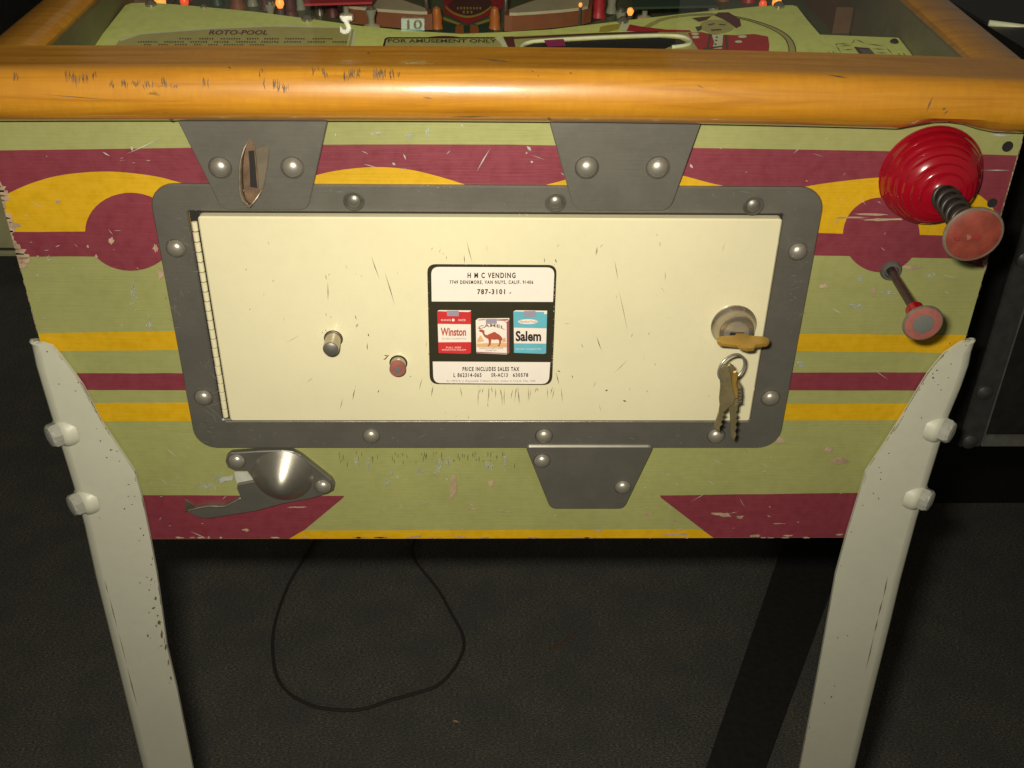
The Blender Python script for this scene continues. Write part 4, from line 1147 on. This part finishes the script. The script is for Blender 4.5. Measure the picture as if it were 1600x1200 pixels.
# slings, posts and lamps beyond the apron
def post(px, py, r, h, mat, nm='post'):
    return lathe(nm, [(r*1.1, 0), (r, h*.08), (r*.75, h*.25), (r*.9, h*.5), (r*.7, h*.75), (r*.8, h*.95), (0, h)], onplane(px, py, PP0, N_), N_, M[mat], mp, 18)
for px, py, r, h, mt in ((340, 6, .005, .022, 'darkgreen'), (372, 12, .006, .02, 'rubber'), (395, 8, .004, .022, 'clear'), (440, 20, .006, .022, 'rubber'), (455, 24, .005, .014, 'maroonink'), (500, 22, .0035, .026, 'chrome'), (520, 24, .005, .02, 'maroonink'),
                         (935, 26, .0055, .018, 'pfred'), (955, 20, .004, .024, 'clear'), (1010, 16, .006, .02, 'rubber'), (1060, 8, .005, .022, 'darkgreen'), (1100, 4, .006, .02, 'maroonink'), (1130, 0, .005, .02, 'rubber'), (1170, 2, .005, .02, 'pfred'),
                         (415, 14, .004, .018, 'maroonink'), (470, 14, .0035, .024, 'clear'), (290, 0, .005, .02, 'pfred'), (1040, 12, .0035, .024, 'clear'), (905, 22, .0035, .024, 'clear')):
    post(px, py, r, h, mt)
for px, py, mt, r in ((250, 1, 'lamp', .0040), (288, 2, 'lampred', .0030), (985, 17, 'lamp', .0024), (1214, 3, 'lamp', .0034), (172, 0, 'lamp', .0030), (437, 4, 'lamp', .0030), (1192, 6, 'lampred', .0028), (907, 7, 'lamp', .0014)):
    p = onplane(px, py, PP0+N_*.019, N_)-N_*.019
    lo_ = lathe('lamp_bulb', [(r*.6, .019-r*1.1), (r*.95, .019-r*.5), (r, .019), (r*.75, .019+r*.7), (0, .019+r)], p, N_, M[mt], mp, 16)
    lathe('lamp_base', [(r*.8, 0), (r*.8, .019-r*1.15)], p, N_, M['chrome'], lo_, 12)
# kickers with orange plastics, bumpers further up the field
def bumper(x, y, r, mt):
    z = slope_z(PP0, y); b = Vector((x, y, z))
    o = lathe('bumper', [(r*.8, 0), (r*.75, .012), (r*.7, .018)], b, N_, M['flip'], mp, 24)
    lathe('bumper_cap', [(r*1.0, .0185), (r*1.05, .021), (r*.8, .026), (r*.3, .029), (0, .0295)], b, N_, M[mt], o, 24)
for x, y, r, mt in ((-.13, .38, .030, 'pfred'), (.09, .40, .030, 'pforange'), (-.02, .52, .032, 'pfyellow'), (-.16, .62, .032, 'darkgreen'), (.13, .66, .032, 'pfred'), (0, .8, .032, 'pforange')):
    bumper(x, y, r, mt)
for xs in (-1, 1):
    pts3 = [(xs*.045, .265), (xs*.145, .225), (xs*.15, .33)]
    tri = []
    for d in (.020, .0225):
        tri += [Vector((x-.006, y, slope_z(PP0, y)))+N_*d for x, y in pts3]
    mesh('sling_plastic', tri, [(0, 1, 2), (5, 4, 3), (0, 1, 4, 3), (1, 2, 5, 4), (2, 0, 3, 5)], M['pforange'], mp)
for x, y, r in ((-.120, .165, .0045), (-.085, .19, .0045), (-.155, .2, .0045), (.085, .19, .0045), (.118, .175, .0045), (.15, .2, .0045), (-.105, .215, .004), (.105, .215, .004)):
    b = Vector((x-.006, y, slope_z(PP0, y)))
    o = lathe('star_post', [(r*.8, 0), (r*.5, .004), (r*.5, .016), (r*.8, .020), (r*.8, .022)], b, N_, M['clear'], mp, 10)
    lathe('rubber_ring', [(r*.6, .006), (r*1.2, .007), (r*1.35, .009), (r*1.2, .011), (r*.6, .012)], b, N_, M['flip'], o, 16)
    lathe('screw', [(r*.6, .0221), (r*.55, .0235), (0, .0245)], b, N_, M['chrome'], o, 10)
for xa, ya, xb, yb, mt in ((-.135, .185, -.09, .235, 'pfred'), (.09, .235, .14, .19, 'darkgreen'), (-.175, .22, -.150, .26, 'pfyellow'), (.02, .30, .06, .33, 'pfred'), (-.06, .30, -.03, .33, 'darkgreen')):
    q = [(xa, ya), (xb, ya+.006), (xb+.004, yb), (xa-.004, yb-.006)]
    vv_ = [Vector((x, y, slope_z(PP0, y)))+N_*.0250 for x, y in q]+[Vector((x, y, slope_z(PP0, y)))+N_*.0265 for x, y in q]
    mesh('printed_plastic', vv_, [(0, 1, 2, 3), (4, 5, 6, 7), (0, 1, 5, 4), (1, 2, 6, 5), (2, 3, 7, 6), (3, 0, 4, 7)], M[mt], mp)
# shooter lane wall on the plunger side
xw0, xw1 = onplane(1290, 40, PP0, N_).x, onplane(1316, 40, PP0, N_).x
y0w = onplane(1300, 52, PP0, N_).y
mesh('lane_divider', [(xw0, y0w, slope_z(PP0, y0w)), (xw1, y0w, slope_z(PP0, y0w)), (xw1, 1.0, slope_z(PP0, 1.0)), (xw0, 1.0, slope_z(PP0, 1.0)),
                      (xw0, y0w, slope_z(PP0, y0w)+.018), (xw1, y0w, slope_z(PP0, y0w)+.018), (xw1, 1.0, slope_z(PP0, 1.0)+.018), (xw0, 1.0, slope_z(PP0, 1.0)+.018)],
     [(0, 1, 2, 3), (4, 5, 6, 7), (0, 1, 5, 4), (1, 2, 6, 5), (2, 3, 7, 6), (3, 0, 4, 7)], M['lanewood'], mp)

# glass sheet
g0 = YT+.0005
gl = mesh('glass', [(XIL-.002, g0, slope_z(GP0, g0)), (XIR+.002, g0, slope_z(GP0, g0)), (XIR+.002, Y2, slope_z(GP0, Y2)), (XIL-.002, Y2, slope_z(GP0, Y2))], [(0, 1, 2, 3)], M['glass'], mp)
gl.data.flip_normals() if gl.data.polygons[0].normal.z < 0 else None
tag(gl, 'clear glass over the playfield with faint reflections')

# head of the machine with backlit numerals, seen only as a reflection in the glass
YB = 1.34
box('backbox', (-.33, YB, ZB+.28), (.33, YB+.2, ZB+1.12), M['black'], mp)
M['glow_white'] = plain('lit_numeral', (.8, .8, .7, 1), .5, emit=(1, .95, .75, 1), es=4.0)
M['glow_green'] = plain('lit_green_panel', (.3, .8, .5, 1), .5, emit=(.60, .95, .66, 1), es=2.2)
M['green_ink'] = plain('green_numeral', (.02, .2, .09, 1), .5, emit=(.05, .35, .14, 1), es=.8)
def mirror(dy):
    def g(px, py):
        p = onplane(px, py, GP0, N_); d = ray(px, py)
        d = d-N_*2*d.dot(N_)
        return p+d*((YB-dy-p.y)/d.y)
    return g
text_mesh('numeral', '2', (531, 25, 550, 53), M['glow_white'], mp, mirror(.002), .04, flip=True)
sheet('numeral_window', [[(627, 29), (663, 29), (663, 48), (627, 48)]], M['glow_green'], mp, mirror(.002))
text_mesh('numeral', '10', (636, 31, 660, 46), M['green_ink'], mp, mirror(.003), .02, flip=True)

# ------------------------------------------------------------------ keys on a ring, hanging from the lock
keys = empty('key_bunch', (lb.x, lb.y-.03, lb.z-.05), 'bunch of brass keys on a wire ring hanging from the door lock', 'keys')
# the key in the lock lies flat: outline in x (width) and y (outwards)
kx, ky, kz = lb.x, lb.y, lb.z-.0004
bow = [(-.0030, -.0105), (-.0034, -.0128), (-.0125, -.0140), (-.0150, -.0165), (-.0152, -.0205), (-.0138, -.0225), (-.0045, -.0235), (-.0035, -.0262), (.0000, -.0285), (.0042, -.0278), (.0060, -.0242), (.0130, -.0228), (.0150, -.0200), (.0150, -.0165), (.0125, -.0142), (.0034, -.0128), (.0030, -.0105)]
n = len(bow)
v = [(kx+a+.002, ky+b, kz+.0011) for a, b in bow]+[(kx+a+.002, ky+b, kz-.0011) for a, b in bow]
f = [tuple(range(n)), tuple(range(2*n-1, n-1, -1))]+[(i, (i+1) % n, n+(i+1) % n, n+i) for i in range(n)]
o = mesh('lock_key', v, f, M['brass'], keys)
bmk = bmesh.new(); bmk.from_mesh(o.data)
bmesh.ops.bevel(bmk, geom=bmk.edges[:], offset=.0004, segments=2, affect='EDGES')
bmk.to_mesh(o.data); bmk.free()
tag(o, 'bright brass key lying flat in the lock')
YK = ky-.026
rc = P(1143, 575, YK)
rr_ = abs(P(1165, 575, YK).x-rc.x)
tube('wire_ring', [rc+Vector((rr_*math.cos(2*math.pi*k/40), .0035*math.cos(2*math.pi*k/40), rr_*1.08*math.sin(2*math.pi*k/40))) for k in range(40)], .0008, M['bolt'], keys, 8, True)
k1 = [(1126, 576), (1131, 571), (1138, 572), (1141, 580), (1143, 592), (1146, 610), (1149, 622), (1146, 632), (1138, 638), (1134, 642), (1130, 645), (1133, 649), (1129, 652), (1131, 656), (1127, 659), (1129, 664), (1125, 667), (1125, 675), (1116, 669), (1118, 660), (1123, 648), (1125, 634), (1124, 624), (1126, 605), (1125, 590)]
plate('hanging_key', k1, YK-.0022, YK-.0005, M['oldbrass'], keys, .0004)
k2 = [(1136, 572), (1141, 569.5), (1147, 573), (1150, 582), (1153, 594), (1159, 604), (1160, 618), (1158, 628), (1153, 634), (1153, 641), (1150, 645), (1153, 650), (1150, 654), (1152.5, 659), (1149.5, 664), (1152, 669), (1149, 674), (1151, 680), (1147, 689), (1143, 684), (1142, 668), (1141, 652), (1140, 642), (1137, 636), (1138, 622), (1139, 600)]
plate('hanging_key', k2, YK+.0004, YK+.0022, M['oldbrass'], keys, .0004)
k3 = [(1146, 582), (1151, 580), (1153, 588), (1151, 600), (1154, 612), (1153, 622), (1149, 624), (1145, 606), (1144, 594)]
plate('key_tag', k3, YK-.0042, YK-.0028, M['brass'], keys, .0004)
for k in range(5):
    y = 606+k*5.2
    plate('key_tooth', [(1153, y), (1159, y+.5), (1158.5, y+3.6), (1153, y+3.2)], YK-.0012, YK+.0003, M['chrome'], keys, .0003)

# ------------------------------------------------------------------ things around it
cord_px = [(520, 800), (500, 830), (488, 850), (472, 878), (455, 905), (440, 940), (430, 972), (426, 1000), (427, 1030), (433, 1058), (448, 1080), (470, 1095), (500, 1106), (545, 1110), (575, 1106), (610, 1094), (650, 1083), (682, 1072), (704, 1052), (718, 1030), (725, 1008), (720, 985), (706, 960), (690, 930), (672, 905), (655, 885), (646, 868), (645, 850), (660, 825)]
M['cordskin'] = plain('brown_black_cord', (0.042, 0.034, 0.030, 1), .8)
cd_ = tube('power_cord', catmull([PZ(x, y, .0036) for x, y in cord_px], 5), .0023, M['cordskin'], None, 8)
tag(cd_, 'thin black cord looped on the dark carpet under the cabinet', 'cord')
bp = [PZ(x, y, .018) for x, y in ((1228, 835), (1330, 835), (1195, 1200), (1103, 1200))]
ex = [bp[0]+(bp[0]-bp[3])*.25, bp[1]+(bp[1]-bp[2])*.25, bp[2]+(bp[2]-bp[1])*.15, bp[3]+(bp[3]-bp[0])*.15]
v = ex+[q-Vector((0, 0, .018)) for q in ex]
bd = mesh('black_board', v, [(0, 1, 2, 3), (7, 6, 5, 4)]+[(i, (i+1) % 4, 4+(i+1) % 4, 4+i) for i in range(4)], M['blackfront'])
tag(bd, 'flat black board lying on the carpet under the cabinet beside a white leg', 'board')
th = tube('thread', catmull([PZ(x, y, .0015) for x, y in ((856, 1018), (872, 1008), (885, 1000), (900, 988))], 4), .0009, plain('orange_thread', (.22, .075, .02, 1), .9), None, 6)
tag(th, 'short orange thread lying on the dark carpet', 'thread')
th = mesh('lint', [PZ(x, y, .0015)+Vector((0, 0, h)) for x, y, h in ((707, 1126, 0), (713, 1126, .001), (717, 1129, 0), (711, 1129, .0006))], [(0, 1, 2, 3)], M['pktan'])
tag(th, 'tiny tan speck of lint on the carpet beside the cord loop', 'lint')

# neighbour on the plunger side: black cabinet with riveted corner trim
YN = .10
M['rivet'] = metal('dark_rivet', (.10, .10, .09, 1), .4, .2, .6, .2)
nb = empty('game_cabinet', (.6, .4, 0), 'black game cabinet with riveted metal edge standing beside the plunger side', 'game cabinet')
za2 = P(1505, 700, YN).z; zt2 = P(1590, 120, YN).z
xn = P(1500, 690, YN).x
zlow = za2
box('body', (xn+.002, YN+.004, zlow), (xn+.98, YN+.9, zt2), M['black'], nb)
box('corner_trim', (xn, YN, zlow+.001), (xn+.017, YN+.0035, zt2-.001), M['blackfront'], nb, .0008)
box('seam', (xn+.0172, YN, zlow+.012), (xn+.0182, YN+.003, zt2-.002), M['trim'], nb)
box('bottom_trim', (xn+.0175, YN, zlow+.001), (xn+.6, YN+.0035, zlow+.011), M['trim'], nb, .0008)
yt = next(y/100 for y in range(10, 95) if P(1543, 36, y/100).x > xn)
q0, q1 = P(1545, 36, yt), P(1600, 43, yt)
tube('glass_edge', [q0, q0+(q1-q0)*4], .0022, M['apronlight'], nb, 8)
box('upper_body', (xn+.004, yt+.01, zt2+.0005), (xn+.6, YN+.9, q0.z-.004), M['black'], nb)
for px, py in ((1577, 405), (1507, 613), (1503, 689)):
    z = P(px, py, YN).z
    c = Vector((min(max(P(px, py, YN).x, xn+.007), xn+.010), YN, z))
    lathe('rivet', [(.0065, 0), (.0060, .0018), (.0035, .0034), (0, .0040)], c, (0, -1, 0), M['rivet'], nb, 18)
box('base', (xn+.06, YN+.74, 0), (xn+.95, YN+.88, zlow-.0005), M['black'], nb)  # added black block, stands in for the deep shade below this cabinet
# neighbour on the hinge side: pale olive corner seen past the chipped edge
YN2 = .10
nb2 = empty('neighbour_machine', (-.6, .4, 0), 'dim olive machine body just past the chipped edge of the cabinet', 'machine')
xr = P(30, 380, YN2).x
zb2 = P(10, 402, YN2).z
box('body', (xr-.55, YN2, zb2), (xr, YN2+1.27, zb2+.085), M['sidewood'], nb2, .002)
box('head', (xr-.55, YN2+.03, zb2+.0855), (xr-.03, YN2+.9, zb2+.30), M['black'], nb2, .002)
box('base_trim', (xr-.55, YN2-.002, zb2+.006), (xr+.001, YN2-.0003, zb2+.0072), M['dark'], nb2)
box('base', (xr-.5, YN2+1.0, 0), (xr-.02, YN2+1.25, zb2-.0005), M['black'], nb2)  # black block added where only shadow lies under this machine
